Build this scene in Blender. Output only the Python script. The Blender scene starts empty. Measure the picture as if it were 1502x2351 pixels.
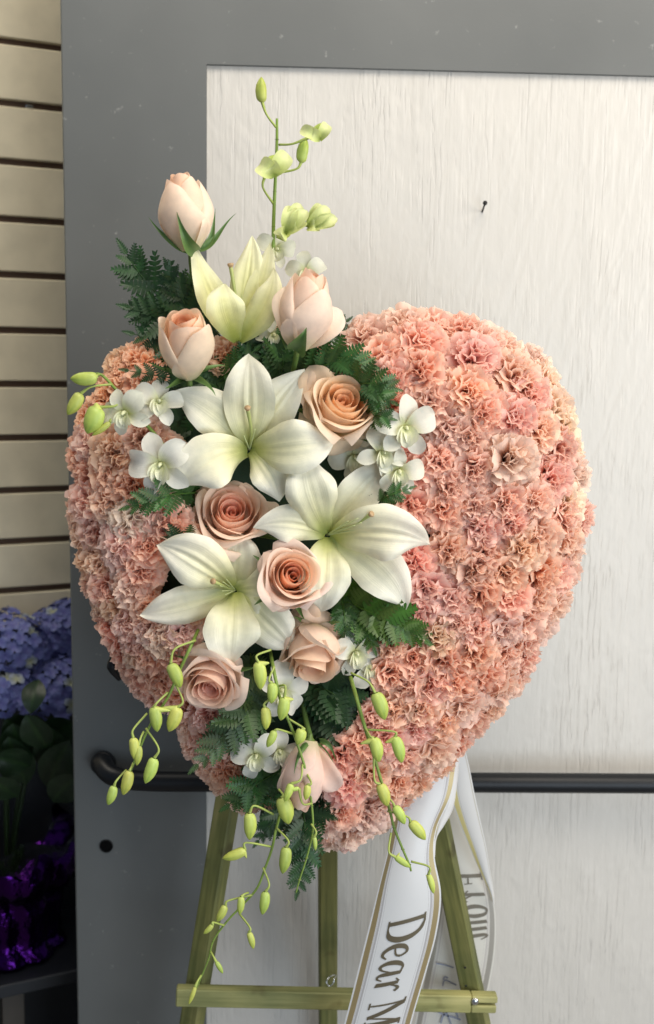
import bpy, math, random
import numpy as np
from mathutils import Vector, Matrix
random.seed(7); rng = np.random.default_rng(7)
S = bpy.context.scene; COL = S.collection
# ------------------------------------------------------------------ camera
F = 2500.0
def R_(d): return math.radians(d)
pitch, yaw, roll = R_(-8.0), R_(2.2), 0.016
fwd = Vector((math.sin(yaw)*math.cos(pitch), math.cos(yaw)*math.cos(pitch), math.sin(pitch)))
right0 = fwd.cross(Vector((0,0,1))).normalized(); up0 = right0.cross(fwd)
right = (right0*math.cos(roll) + up0*math.sin(roll)).normalized()
up = right.cross(fwd) 
CC = Vector((0,0,1.25)) - fwd*1.27
cam = bpy.data.objects.new('camera', bpy.data.cameras.new('camera')); COL.objects.link(cam)
cam.matrix_world = Matrix(((right.x,up.x,-fwd.x,CC.x),(right.y,up.y,-fwd.y,CC.y),(right.z,up.z,-fwd.z,CC.z),(0,0,0,1)))
cam.data.sensor_fit = 'HORIZONTAL'; cam.data.sensor_width = 36; cam.data.lens = 36*F/1502
cam.data.clip_start = 0.02; cam.data.clip_end = 50
cam.data.dof.use_dof = True; cam.data.dof.focus_distance = 1.2; cam.data.dof.aperture_fstop = 7.0
S.camera = cam
# ------------------------------------------------------------------ light
w = bpy.data.worlds.new('World'); S.world = w; w.use_nodes = True
bg = w.node_tree.nodes['Background']; bg.inputs[0].default_value = (0.62,0.72,0.86,1); bg.inputs[1].default_value = 0.24
def area(name, loc, target, size, sizey, power, color):
    l = bpy.data.lights.new(name, 'AREA'); l.shape = 'RECTANGLE'; l.size = size; l.size_y = sizey; l.energy = power; l.color = color
    o = bpy.data.objects.new(name, l); COL.objects.link(o); o.location = loc
    o.rotation_euler = (Vector(target)-Vector(loc)).to_track_quat('-Z','Y').to_euler(); return o
area('window_light', (1.9,-1.15,1.75), (0.05,0.0,1.25), 1.1, 1.3, 31, (1.0,0.95,0.88))
area('ceiling_light', (0.45,-1.0,2.95), (-0.1,0.2,1.3), 1.4, 1.0, 30, (1.0,0.91,0.78))
area('doorway_light', (1.1,-2.3,0.75), (0.05,0.0,1.0), 1.2, 1.4, 21, (0.78,0.89,1.0))
area('slatwall_fill_light', (-0.95,0.12,2.75), (-0.55,0.7,1.5), .5, .5, 9, (1.0,0.92,0.78))  # added fill lamp to brighten the slatwall, no such source in view
S.view_settings.view_transform = 'Standard'; S.view_settings.look = 'None'; S.view_settings.exposure = 0.36; S.view_settings.gamma = 1
S.render.engine = 'CYCLES'; S.cycles.max_bounces = 8; S.cycles.transparent_max_bounces = 12
S.cycles.use_denoising = True
# ------------------------------------------------------------------ pixel -> world
def ray(x, y): return fwd + right*((x-751)/F) + up*((1175.5-y)/F)
def P(x, y, Y):
    d = ray(x, y); return CC + d*((Y-CC.y)/d.y)
def PX(Y): return (Y-CC.y)/F        # metres per photo pixel at depth Y
def arr(v): return np.array([v[0],v[1],v[2]], float)
# ------------------------------------------------------------------ mesh helpers
class M:
    def __init__(s): s.v=[]; s.f=[]; s.c=[]; s.n=0
    def add(s, v, f, c=None):
        v = np.asarray(v, float); s.v.append(v)
        for q in f: s.f.append(tuple(int(i)+s.n for i in q))
        s.c.append(np.zeros((len(v),4))+[1,1,1,1] if c is None else np.asarray(c,float)); s.n += len(v); return s
    def mesh(s, name, mat, smooth=True):
        me = bpy.data.meshes.new(name); v = np.vstack(s.v)
        me.from_pydata([tuple(p) for p in v], [], s.f)
        a = me.attributes.new('Col','FLOAT_COLOR','POINT'); a.data.foreach_set('color', np.vstack(s.c).astype(np.float32).ravel())
        if smooth: me.polygons.foreach_set('use_smooth', [True]*len(me.polygons))
        if mat: me.materials.append(mat)
        me.update(); return me
    def obj(s, name, mat, parent=None, smooth=True, origin=None):
        if origin is not None:
            o3 = arr(origin); s.v = [x-o3 for x in s.v]
        me = s.mesh(name, mat, smooth); return link(name, me, parent, None if origin is None else origin)
def link(name, me, parent=None, loc=None):
    o = bpy.data.objects.new(name, me); COL.objects.link(o)
    if parent is not None: o.parent = parent
    if loc is not None: o.location = loc
    return o
def tag(o, label, cat, group=None, kind=None):
    if label: o['label'] = label
    if cat: o['category'] = cat
    if group: o['group'] = group
    if kind: o['kind'] = kind
    return o
def empty(name, loc, label, cat, group=None):
    o = bpy.data.objects.new(name, None); COL.objects.link(o); o.location = loc; o.empty_display_size = 0.01
    return tag(o, label, cat, group)
def grid_faces(nu, nv):
    return [(j*nu+i, j*nu+i+1, (j+1)*nu+i+1, (j+1)*nu+i) for j in range(nv-1) for i in range(nu-1)]
def bez(c, t):
    c = [arr(p) for p in c]; t = t[:,None]
    return (1-t)**3*c[0]+3*(1-t)**2*t*c[1]+3*(1-t)*t*t*c[2]+t**3*c[3]
def catmull(pts, n):
    p = np.array([list(q) for q in pts], float); p = np.vstack([2*p[0]-p[1], p, 2*p[-1]-p[-2]]); k = len(p)-3
    out = []
    for t in np.linspace(0, k-1e-6, n):
        i = int(t); u = t-i; a,b,c,d = p[i:i+4]
        out.append(0.5*((2*b)+(-a+c)*u+(2*a-5*b+4*c-d)*u*u+(-a+3*b-3*c+d)*u**3))
    return np.array(out)
PROF = {
 'lily':([0,.08,.2,.38,.55,.72,.86,.95,1],[.24,.36,.62,.94,1.04,.86,.50,.20,.02]),
 'orchid':([0,.12,.35,.6,.82,.94,1],[.2,.36,.8,1,.8,.42,.06]),
 'sepal':([0,.15,.4,.7,1],[.75,1,.7,.3,.02]),
 'leaf':([0,.15,.4,.7,.9,1],[.05,.6,1,.75,.32,.0]),
 'round':([0,.15,.4,.7,.88,.97,1],[.25,.45,.9,1,.75,.35,.05]),
 'strap':([0,.2,.5,.8,1],[.8,1,1,.7,.1]),
}
def nrm(a): return a/(np.linalg.norm(a,axis=-1,keepdims=True)+1e-12)
def blade(m, ctrl, W, hint=(0,-1,0), prof='lily', nu=9, nv=16, cup=.25, keel=0., ruf=0., rf=3., ph=0., twist=0., edgeback=0., col=None, rib=0.):
    t = np.linspace(0,1,nv)
    C = bez(ctrl,t) if len(ctrl)==4 else catmull([list(arr(q)) for q in ctrl], nv)
    T = nrm(np.gradient(C,axis=0)); h = arr(hint)
    Sd = nrm(np.cross(T, h)); N = nrm(np.cross(Sd, T))
    if N[0].dot(h) < 0: N = -N
    tw = np.linspace(0,twist,nv)[:,None]
    S2 = Sd*np.cos(tw)+N*np.sin(tw); N2 = -Sd*np.sin(tw)+N*np.cos(tw)
    wv = np.interp(t, *PROF[prof])
    k = np.ones(3)/3; wv[1:-1] = np.convolve(wv,k,'same')[1:-1]
    wv = wv*W
    u = np.linspace(-1,1,nu)
    U,V = np.meshgrid(u,t)
    w_ = wv[:,None]
    wave = ruf*W*np.abs(U)**2*np.sin(V*rf*math.pi*2+ph+U*1.3)
    hN = cup*w_*(U**2) - keel*w_*(np.exp(-(U/.10)**2)-.7*np.exp(-((np.abs(U)-.17)/.07)**2))*np.sin(np.pi*np.clip(V*1.05,0,1)) + wave + rib*w_*np.cos(U*math.pi*3.2)*np.sin(np.pi*np.clip(V,0,1))*(1-U*U) - edgeback*w_*np.clip(np.abs(U)-.55,0,1)**2*4
    Vt = C[:,None,:] + S2[:,None,:]*(w_*U)[...,None] + N2[:,None,:]*hN[...,None]
    vv = Vt.reshape(-1,3)
    c = None
    if col is not None: c = np.array(col(U.ravel(), V.ravel()),float); c[:,3] = U.ravel()*.5+.5
    m.add(vv, grid_faces(nu,nv), c)
    return m
def cmix(a,b,f): f = np.clip(f,0,1)[:,None]; o = np.array(a)*(1-f)+np.array(b)*f; return np.hstack([o, np.ones((len(o),1))])
def cm3(a,b,c,f,g):
    x = cmix(a,b,f)[:,:3]; g = np.clip(g,0,1)[:,None]; x = x*(1-g)+np.array(c)*g; return np.hstack([x,np.ones((len(x),1))])
def tube(m, pts, r, n=8, res=None, c=(1,1,1,1), cap=True):
    pts = [list(arr(p)) for p in pts]; k = res or max(6, len(pts)*5)
    C = catmull(pts, k) if len(pts)>2 else np.array([np.array(pts[0])+(np.array(pts[1])-np.array(pts[0]))*t for t in np.linspace(0,1,k)])
    rr = np.interp(np.linspace(0,1,k), np.linspace(0,1,len(r)), r) if hasattr(r,'__len__') else np.full(k,r)
    T = nrm(np.gradient(C,axis=0)); h = np.array([0.13,-1,0.21]); A = nrm(np.cross(T,h)); B = np.cross(T,A)
    a = np.linspace(0,2*math.pi,n,endpoint=False)
    V = C[:,None,:]+rr[:,None,None]*(A[:,None,:]*np.cos(a)[None,:,None]+B[:,None,:]*np.sin(a)[None,:,None])
    f = [(j*n+i, j*n+(i+1)%n, (j+1)*n+(i+1)%n, (j+1)*n+i) for j in range(k-1) for i in range(n)]
    if cap: f += [tuple(range(n))[::-1], tuple((k-1)*n+i for i in range(n))]
    m.add(V.reshape(-1,3), f, np.tile(c,(k*n,1))); return m
def box(m, c, ax, ay, az, bev=0.0):
    """box from centre and three half-axis vectors, chamfered edges"""
    c=arr(c); ax,ay,az=arr(ax),arr(ay),arr(az)
    if bev<=0:
        v=[c+sx*ax+sy*ay+sz*az for sx in(-1,1) for sy in(-1,1) for sz in(-1,1)]
        f=[(0,1,3,2),(4,6,7,5),(0,4,5,1),(2,3,7,6),(0,2,6,4),(1,5,7,3)]
        m.add(v,f); return m
    L=[np.linalg.norm(a) for a in(ax,ay,az)]; e=[a/l for a,l in zip((ax,ay,az),L)]
    v=[];idx={}
    for sx in(-1,1):
        for sy in(-1,1):
            for sz in(-1,1):
                for k in range(3):
                    s=[sx*(L[0]-(bev if k!=0 else 0)), sy*(L[1]-(bev if k!=1 else 0)), sz*(L[2]-(bev if k!=2 else 0))]
                    idx[(sx,sy,sz,k)]=len(v); v.append(c+e[0]*s[0]+e[1]*s[1]+e[2]*s[2])
    f=[]
    for s in(-1,1):
        f.append([idx[(s,a,b,0)] for a,b in((-1,-1),(1,-1),(1,1),(-1,1))])
        f.append([idx[(a,s,b,1)] for a,b in((-1,-1),(1,-1),(1,1),(-1,1))])
        f.append([idx[(a,b,s,2)] for a,b in((-1,-1),(1,-1),(1,1),(-1,1))])
    for a in(-1,1):
        for b in(-1,1):
            f.append([idx[(-1,a,b,1)],idx[(1,a,b,1)],idx[(1,a,b,2)],idx[(-1,a,b,2)]])
            f.append([idx[(a,-1,b,0)],idx[(a,1,b,0)],idx[(a,1,b,2)],idx[(a,-1,b,2)]])
            f.append([idx[(a,b,-1,0)],idx[(a,b,1,0)],idx[(a,b,1,1)],idx[(a,b,-1,1)]])
    for a in(-1,1):
        for b in(-1,1):
            for d in(-1,1): f.append([idx[(a,b,d,k)] for k in range(3)])
    m.add(v,f); return m
# ------------------------------------------------------------------ materials
def mat(name):
    m = bpy.data.materials.new(name); m.use_nodes = True; nt = m.node_tree; b = nt.nodes['Principled BSDF']; return m, nt, b
def N_(nt, t, **k):
    n = nt.nodes.new(t)
    for a,v in k.items(): setattr(n,a,v)
    return n
def L_(nt,a,b): nt.links.new(a,b)
def noise(nt, scale, detail=4, vec=None, rough=.5):
    n = N_(nt,'ShaderNodeTexNoise'); n.inputs['Scale'].default_value=scale; n.inputs['Detail'].default_value=detail; n.inputs['Roughness'].default_value=rough
    if vec is not None: L_(nt, vec, n.inputs['Vector'])
    return n
def objvec(nt, scale=(1,1,1), loc=(0,0,0), rot=(0,0,0)):
    t = N_(nt,'ShaderNodeTexCoord'); mp = N_(nt,'ShaderNodeMapping'); mp.inputs['Scale'].default_value=scale; mp.inputs['Location'].default_value=loc; mp.inputs['Rotation'].default_value=rot
    L_(nt,t.outputs['Object'],mp.inputs['Vector']); return mp.outputs['Vector']
def ramp(nt, fac, stops, interp='LINEAR'):
    r = N_(nt,'ShaderNodeValToRGB'); r.color_ramp.interpolation=interp; e = r.color_ramp.elements
    while len(e)<len(stops): e.new(0.5)
    for x,(p,c) in zip(e,stops): x.position=p; x.color=(*c,1)
    L_(nt,fac,r.inputs['Fac']); return r
def mixc(nt, a, b, fac, mode='MIX'):
    m = N_(nt,'ShaderNodeMix', data_type='RGBA', blend_type=mode)
    for s,v in ((m.inputs['Factor'],fac),(m.inputs['A'],a),(m.inputs['B'],b)):
        if hasattr(v,'links'): L_(nt,v,s)
        elif isinstance(v,(int,float)): s.default_value=v
        else: s.default_value=(*v,1)
    return m.outputs['Result']
def bump(nt, b, h, strength=.3, dist=.001):
    n = N_(nt,'ShaderNodeBump'); n.inputs['Strength'].default_value=strength; n.inputs['Distance'].default_value=dist
    L_(nt,h,n.inputs['Height']); L_(nt,n.outputs['Normal'],b.inputs['Normal']); return n
def petal_mat(name, transl=.3, rough=.5, tint=None, bscale=900, bstr=.12, spec=.35, veins=0.):
    """vertex colour pigment, thin-petal translucency"""
    m,nt,b = mat(name)
    a = N_(nt,'ShaderNodeAttribute'); a.attribute_name='Col'
    c = a.outputs['Color']
    v = objvec(nt); n = noise(nt, 120, 3, v)
    r = ramp(nt, n.outputs['Fac'], [(0.3,(.93,.93,.93)),(0.7,(1.04,1.03,1.02))])
    c = mixc(nt, c, r.outputs['Color'], 1.0, 'MULTIPLY')
    L_(nt,c,b.inputs['Base Color']); b.inputs['Roughness'].default_value=rough; b.inputs['Specular IOR Level'].default_value=spec
    n2 = noise(nt, bscale, 2, v); bn = bump(nt,b,n2.outputs['Fac'],bstr,.0006)
    if veins:
        n1 = N_(nt,'ShaderNodeTexNoise', noise_dimensions='1D'); n1.inputs['Scale'].default_value=34; n1.inputs['Detail'].default_value=3; L_(nt,a.outputs['Alpha'],n1.inputs['W'])
        b2 = N_(nt,'ShaderNodeBump'); b2.inputs['Strength'].default_value=veins; b2.inputs['Distance'].default_value=.0016; L_(nt,n1.outputs['Fac'],b2.inputs['Height']); L_(nt,b2.outputs['Normal'],bn.inputs['Normal'])
    tr = N_(nt,'ShaderNodeBsdfTranslucent'); L_(nt,c,tr.inputs['Color'])
    mx = N_(nt,'ShaderNodeMixShader'); mx.inputs[0].default_value=transl
    L_(nt,b.outputs[0],mx.inputs[1]); L_(nt,tr.outputs[0],mx.inputs[2]); L_(nt,mx.outputs[0],nt.nodes['Material Output'].inputs['Surface'])
    return m
MP = petal_mat('rose_petal', .40, .55, bscale=500, veins=.12)
ML = petal_mat('lily_petal', .30, .38, bscale=600, bstr=.22, spec=.42, veins=.20)
MO = petal_mat('orchid_petal', .30, .42, veins=.3)
MG = petal_mat('green_stem', .08, .40, bscale=300, bstr=.15)
# carnation: object colour x gradient held in Col.r, per petal variation in Col.g
MC,nt,b = mat('carnation_petal')
a = N_(nt,'ShaderNodeAttribute'); a.attribute_name='Col'; sp = N_(nt,'ShaderNodeSeparateColor'); L_(nt,a.outputs['Color'],sp.inputs[0])
oi = N_(nt,'ShaderNodeObjectInfo')
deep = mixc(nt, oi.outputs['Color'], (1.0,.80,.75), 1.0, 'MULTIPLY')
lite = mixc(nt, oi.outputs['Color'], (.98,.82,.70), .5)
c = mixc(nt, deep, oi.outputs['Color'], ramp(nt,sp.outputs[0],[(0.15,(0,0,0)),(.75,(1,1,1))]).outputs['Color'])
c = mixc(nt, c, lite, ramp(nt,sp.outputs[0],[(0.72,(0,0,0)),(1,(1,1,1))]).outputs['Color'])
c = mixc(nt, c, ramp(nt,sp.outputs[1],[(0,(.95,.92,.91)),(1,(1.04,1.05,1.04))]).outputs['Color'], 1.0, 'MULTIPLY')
L_(nt,c,b.inputs['Base Color']); b.inputs['Roughness'].default_value=.6; b.inputs['Specular IOR Level'].default_value=.25
tr = N_(nt,'ShaderNodeBsdfTranslucent'); L_(nt,c,tr.inputs['Color']); mx = N_(nt,'ShaderNodeMixShader'); mx.inputs[0].default_value=.50
L_(nt,b.outputs[0],mx.inputs[1]); L_(nt,tr.outputs[0],mx.inputs[2]); L_(nt,mx.outputs[0],nt.nodes['Material Output'].inputs['Surface'])
# fern / leaves: object colour
MF,nt,b = mat('leaf_green'); oi = N_(nt,'ShaderNodeObjectInfo'); a = N_(nt,'ShaderNodeAttribute'); a.attribute_name='Col'
n = noise(nt, 60, 3, objvec(nt)); r = ramp(nt,n.outputs['Fac'],[(.3,(.75,.8,.75)),(.7,(1.2,1.15,1.05))])
c = mixc(nt, oi.outputs['Color'], r.outputs['Color'],1.0,'MULTIPLY'); c = mixc(nt,c,a.outputs['Color'],1.0,'MULTIPLY')
L_(nt,c,b.inputs['Base Color']); b.inputs['Roughness'].default_value=.42; b.inputs['Specular IOR Level'].default_value=.4
tr = N_(nt,'ShaderNodeBsdfTranslucent'); L_(nt,c,tr.inputs['Color']); mx = N_(nt,'ShaderNodeMixShader'); mx.inputs[0].default_value=.18
L_(nt,b.outputs[0],mx.inputs[1]); L_(nt,tr.outputs[0],mx.inputs[2]); L_(nt,mx.outputs[0],nt.nodes['Material Output'].inputs['Surface'])
# green stained wood
def wood(name, c1, c2, c3, axis):
    m,nt,b = mat(name)
    sc = {'z':(90,90,5),'x':(5,90,90)}[axis]
    v = objvec(nt, sc); n = noise(nt, 1.0, 6, v, .6); r = ramp(nt,n.outputs['Fac'],[(.25,c1),(.52,c2),(.75,c3)])
    n2 = noise(nt, 9, 3, objvec(nt)); r2 = ramp(nt,n2.outputs['Fac'],[(.3,(.52,.58,.5)),(.7,(1.25,1.15,1.05))])
    c = mixc(nt,r.outputs['Color'],r2.outputs['Color'],1.0,'MULTIPLY')
    n3 = noise(nt, 26, 2, objvec(nt)); r3 = ramp(nt,n3.outputs['Fac'],[(.60,(1,1,1)),(.72,(.45,.38,.28))])
    c = mixc(nt,c,r3.outputs['Color'],.8,'MULTIPLY')
    L_(nt,c,b.inputs['Base Color']); b.inputs['Roughness'].default_value=.62
    bump(nt,b,n.outputs['Fac'],.5,.0008); return m
MW = wood('green_stained_wood',(.065,.078,.020),(.165,.172,.055),(.29,.265,.11),'z')
MWX = wood('green_stained_batten',(.14,.155,.055),(.29,.295,.125),(.43,.42,.21),'x')
# door paint
MD,nt,b = mat('grey_door_paint'); v = objvec(nt)
n = noise(nt, 3.2, 4, v); r = ramp(nt,n.outputs['Fac'],[(.28,(.090,.096,.095)),(.72,(.126,.132,.129))])
n2 = noise(nt, 55, 4, v, .7); r2 = ramp(nt,n2.outputs['Fac'],[(.645,(0,0,0)),(.75,(.8,.8,.8))])
c = mixc(nt,r.outputs['Color'],(.30,.30,.29),r2.outputs['Color'])
L_(nt,c,b.inputs['Base Color']); b.inputs['Roughness'].default_value=.48; n3=noise(nt,260,3,v); bump(nt,b,n3.outputs['Fac'],.12,.0006)
# white painted plywood: vertical raised grain and checks
MPW,nt,b = mat('white_painted_plywood')
v = objvec(nt,(150,150,9)); n = noise(nt,1.0,5,v,.55)
wn_ = noise(nt,2.2,3,objvec(nt,(1,1,.6))); wm_=N_(nt,'ShaderNodeVectorMath',operation='SCALE'); L_(nt,wn_.outputs['Color'],wm_.inputs[0]); wm_.inputs['Scale'].default_value=9.0
v2a = objvec(nt,(230,230,14),(3,1,7)); va_=N_(nt,'ShaderNodeVectorMath',operation='ADD'); L_(nt,v2a,va_.inputs[0]); L_(nt,wm_.outputs[0],va_.inputs[1]); v2=va_.outputs[0]; n2 = noise(nt,1.0,3,v2,.5); cr = ramp(nt,n2.outputs['Fac'],[(.57,(1,1,1)),(.64,(0,0,0))])
v3 = objvec(nt,(13,13,6)); n3 = noise(nt,1.0,4,v3); ms = ramp(nt,n3.outputs['Fac'],[(.42,(.12,.12,.12)),(.62,(1,1,1))])
# wavy grain figure near a knot
wv = N_(nt,'ShaderNodeTexWave', wave_type='RINGS', rings_direction='Y'); wv.inputs['Scale'].default_value=9; wv.inputs['Distortion'].default_value=9; wv.inputs['Detail'].default_value=4; wv.inputs['Detail Scale'].default_value=2
L_(nt,objvec(nt,(1.9,1,.75),(-.3,0,-1.3)),wv.inputs['Vector'])
mth = N_(nt,'ShaderNodeMath',operation='MULTIPLY_ADD'); L_(nt,cr.outputs['Color'],mth.inputs[0]); mth.inputs[1].default_value=.44; L_(nt,n.outputs['Fac'],mth.inputs[2])
mt2 = N_(nt,'ShaderNodeMath',operation='MULTIPLY'); L_(nt,mth.outputs[0],mt2.inputs[0]); L_(nt,ms.outputs['Color'],mt2.inputs[1])
mt3 = N_(nt,'ShaderNodeMath',operation='MULTIPLY_ADD'); L_(nt,wv.outputs['Fac'],mt3.inputs[0]); mt3.inputs[1].default_value=.20; L_(nt,mt2.outputs[0],mt3.inputs[2])
L_(nt,mixc(nt,(.51,.49,.45),(.56,.54,.505),n.outputs['Fac']),b.inputs['Base Color']); b.inputs['Roughness'].default_value=.42
bump(nt,b,mt3.outputs[0],.75,.0016)
def plain(name, col, rough=.5, metal=0., spec=.5, bs=None, bst=.2, bd=.001):
    m,nt,b = mat(name); v=objvec(nt); n=noise(nt,14,4,v); r=ramp(nt,n.outputs['Fac'],[(.3,tuple(x*.88 for x in col)),(.7,tuple(x*1.1 for x in col))])
    L_(nt,r.outputs['Color'],b.inputs['Base Color']); b.inputs['Roughness'].default_value=rough; b.inputs['Metallic'].default_value=metal; b.inputs['Specular IOR Level'].default_value=spec
    if bs: n2=noise(nt,bs,3,v); bump(nt,b,n2.outputs['Fac'],bst,bd)
    return m
MBLK = plain('black_metal_bar',(.004,.005,.007),.42,spec=.35,bs=400,bst=.05)
MHOLE = plain('dark_void',(.002,.002,.002),.9,spec=.1)
MSL = plain('cream_laminate',(.68,.60,.43),.42,bs=90,bst=.05)
MGR = plain('brown_groove',(.12,.068,.04),.6)
MNAIL = plain('blackened_steel',(.02,.02,.02),.35,.8)
MCHR = plain('bright_steel',(.65,.66,.68),.18,1.0)
MTBL = plain('black_table',(.012,.014,.018),.55,bs=200,bst=.1)
MTLG = plain('brown_table_leg',(.06,.05,.04),.6)
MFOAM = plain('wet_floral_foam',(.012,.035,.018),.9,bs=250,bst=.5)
MFLR = plain('concrete_floor',(.20,.19,.18),.7,bs=60)
MFOIL,nt,b = mat('purple_foil'); v=objvec(nt); n=N_(nt,'ShaderNodeTexVoronoi'); n.inputs['Scale'].default_value=32; L_(nt,v,n.inputs['Vector'])
b.inputs['Base Color'].default_value=(.030,.004,.070,1); b.inputs['Metallic'].default_value=1; b.inputs['Roughness'].default_value=.16; n2=noise(nt,50,4,v)
mth=N_(nt,'ShaderNodeMath',operation='ADD'); L_(nt,n.outputs['Distance'],mth.inputs[0]); L_(nt,n2.outputs['Fac'],mth.inputs[1]); bump(nt,b,mth.outputs[0],.7,.005)
MCEL,nt,b = mat('clear_cellophane'); b.inputs['Base Color'].default_value=(.9,.95,.95,1); b.inputs['Roughness'].default_value=.06; b.inputs['Transmission Weight'].default_value=1; b.inputs['IOR'].default_value=1.12
n=noise(nt,60,3,objvec(nt)); bump(nt,b,n.outputs['Fac'],.8,.006)
# ------------------------------------------------------------------ floor, door, slat wall
YD = 0.25
m = M(); box(m,(0,0.3,-0.02),(3,0,0),(0,3.2,0),(0,0,.02)); tag(m.obj('floor',MFLR,smooth=False),'grey concrete floor under the easel','floor',kind='structure')
door = empty('door', P(300,1775,YD), 'grey painted door with a white plywood panel and a black push bar', 'door')
def rectbox(mm, x0,z0,x1,z1,y0,y1,bev=.0015): box(mm,((x0+x1)/2,(y0+y1)/2,(z0+z1)/2),((x1-x0)/2,0,0),(0,(y1-y0)/2,0),(0,0,(z1-z0)/2),bev)
pTL = P(468,152,YD); pBL = P(478,1830,YD); dl = P(158,1175,YD).x; pr = P(474,1000,YD).x
ztop = P(985,160,YD).z
def child(mm,name,mt,par,smooth=False):
    return mm.obj(name,mt,par,smooth,None) if False else _child(mm,name,mt,par,smooth)
def _child(mm,name,mt,par,smooth):
    o3 = arr(par.location); mm.v=[x-o3 for x in mm.v]; return mm.obj(name,mt,par,smooth)
m = M(); x0,x1,x2,x3,z0,z1,z2,z3=dl,pr,.86,1.02,.012,.05,ztop,2.4; e=.0022
fr_=[(x0,z0),(x3,z0),(x3,z3),(x0,z3)]; in_=[(x1,z1),(x2,z1),(x2,z2),(x1,z2)]
V=[(x+(e if x==x0 else -e),YD,z+(e if z==z0 else -e)) for x,z in fr_]+[(x,YD+e,z) for x,z in fr_]+[(x,YD+.045,z) for x,z in fr_]
V+=[(x,YD,z) for x,z in in_]+[(x,YD+.045,z) for x,z in in_]
q=[(i,(i+1)%4) for i in range(4)]
m.add(V,[(i,k,4+k,4+i) for i,k in q]+[(4+i,4+k,8+k,8+i) for i,k in q]+[(12+i,12+k,k,i) for i,k in q]+[(12+i,16+i,16+k,12+k) for i,k in q]+[(8+i,8+k,16+k,16+i) for i,k in q]); child(m,'frame',MD,door)
m = M(); rectbox(m, pr-.01,.05,0.87,ztop+.01,YD+.0075,YD+.020,.001); child(m,'panel',MPW,door)
# push bar with curved end
yb = YD-.045; rb = 24*PX(yb)
m = M(); tube(m,[P(238,1752,YD-.002),P(236,1758,YD-.022),P(262,1782,yb+.003),P(330,1793,yb),P(500,1795,yb),P(900,1796,yb),P(1300,1798,yb),P(1700,1800,yb),P(1900,1801,YD-.002)],[rb*1.25,rb*1.2,rb*1.05]+[rb]*13,24,90)
pb = child(m,'push_bar',MBLK,door,True)
m = M(); c0=P(244,1943,YD-.0012); a=np.linspace(0,2*math.pi,28,endpoint=False); rr=14.5*PX(YD)
m.add([arr(c0)]+[arr(c0)+[math.cos(t)*rr,0,math.sin(t)*rr] for t in a],[(0,i+1,(i+1)%28+1) for i in range(28)]); child(m,'lock_hole',MHOLE,door)
m = M(); 
V=[];
for r_,y_ in ((rr,-.0012),(rr*1.10,-.0016),(rr*1.13,.0005)): V += [arr(c0)+[math.cos(t)*r_,y_+.0004,math.sin(t)*r_] for t in a]
m.add(V,[(k*28+i,k*28+(i+1)%28,(k+1)*28+(i+1)%28,(k+1)*28+i) for k in range(2) for i in range(28)]); child(m,'hole_rim',MNAIL,door,True)
# nail sticking out of the panel
m = M(); n0=P(1107,488,YD+.010); n1=P(1114,466,YD-.016); tube(m,[n0,n1],2.2*PX(YD),10,6)
d=(n1-n0).normalized(); tube(m,[n1-d*.0004,n1+d*.0014],[5.2*PX(YD),4.8*PX(YD)],14,4)
nail=m.obj('nail',MNAIL,None,True,n0); tag(nail,'small black nail sticking out of the white panel, high above the heart','nail')
# slat wall
wdir = Vector((math.cos(R_(22.4)),math.sin(R_(22.4)),0)); wn = Vector((-wdir.y,wdir.x,0)); W0 = P(60,700,0.62)
def PW(x,y,off=0.0):
    d=ray(x,y); q=W0+wn*off; return CC+d*((q-CC).dot(wn)/d.dot(wn))
wall = empty('slatwall', W0, 'cream slatwall boards with brown grooves behind the door edge','wall'); wall['kind']='structure'
gy = [97-133*2,97-133,97,238,372,503,630,757,880,1003,1123,1240,1352,1462]
zs = [PW(60,y+2,0).z for y in gy]
def wbox(mm,s0,s1,z0,z1,o0,o1,bev=0):
    c=W0+wdir*((s0+s1)/2)+wn*((o0+o1)/2); box(mm,(c.x,c.y,(z0+z1)/2),wdir*((s1-s0)/2),wn*((o1-o0)/2),(0,0,(z1-z0)/2),bev)
for i in range(len(gy)-1):
    m=M(); wbox(m,-.9,.8,zs[i+1]+.0057,zs[i]-.0057,0,.012,.0015); child(m,'slat',MSL,wall)
zl=zs[-1]
m=M(); wbox(m,-.9,.8,0.0,zl-.0057,0,.012,.001); child(m,'slat',MSL,wall)
m=M(); wbox(m,-.9,.8,0.0,zs[0],.0122,.03); child(m,'groove_backing',MGR,wall)
m=M(); c=PW(67,245,.004); box(m,c,wdir*.006,wn*.004,(0,0,.003),.001); child(m,'metal_clip',MCHR,wall)
# ------------------------------------------------------------------ easel
easel = empty('easel', (0,0.1,0), 'green stained wooden tripod easel holding the flower heart','easel')
def beam(x0,y0,x1,y1,Y0,Y1,wpx,dep,name,mt,extend=0.0,ang=0.0):
    a_=P(x0,y0,Y0); b_=P(x1,y1,Y1); d=(b_-a_)
    if extend: t=(a_.z-extend)/(a_.z-b_.z); b_=a_+d*t
    d=(b_-a_); L=d.length; d.normalize(); s=d.cross(Vector((0,1,0))).normalized(); n=s.cross(d).normalized()
    s2=s*math.cos(ang)+n*math.sin(ang); n2=-s*math.sin(ang)+n*math.cos(ang)
    me=M(); box(me,(0,0,0),(wpx*PX(Y0)/2,0,0),(0,dep/2,0),(0,0,L/2),.0018)
    o=me.obj(name,mt,easel,False); mid=(a_+b_)/2
    if s2.x<0: s2=-s2; 
    n2=Vector(-d).cross(s2)*1.0
    Rm=Matrix((( s2.x,n2.x,-d.x),(s2.y,n2.y,-d.y),(s2.z,n2.z,-d.z))).to_4x4()
    o.matrix_basis=Matrix.Translation(mid-easel.location)@Rm; return o
beam(545,1700,450,2290,.075,.085,50,.022,'leg',MW,0.001,-.55)
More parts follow.
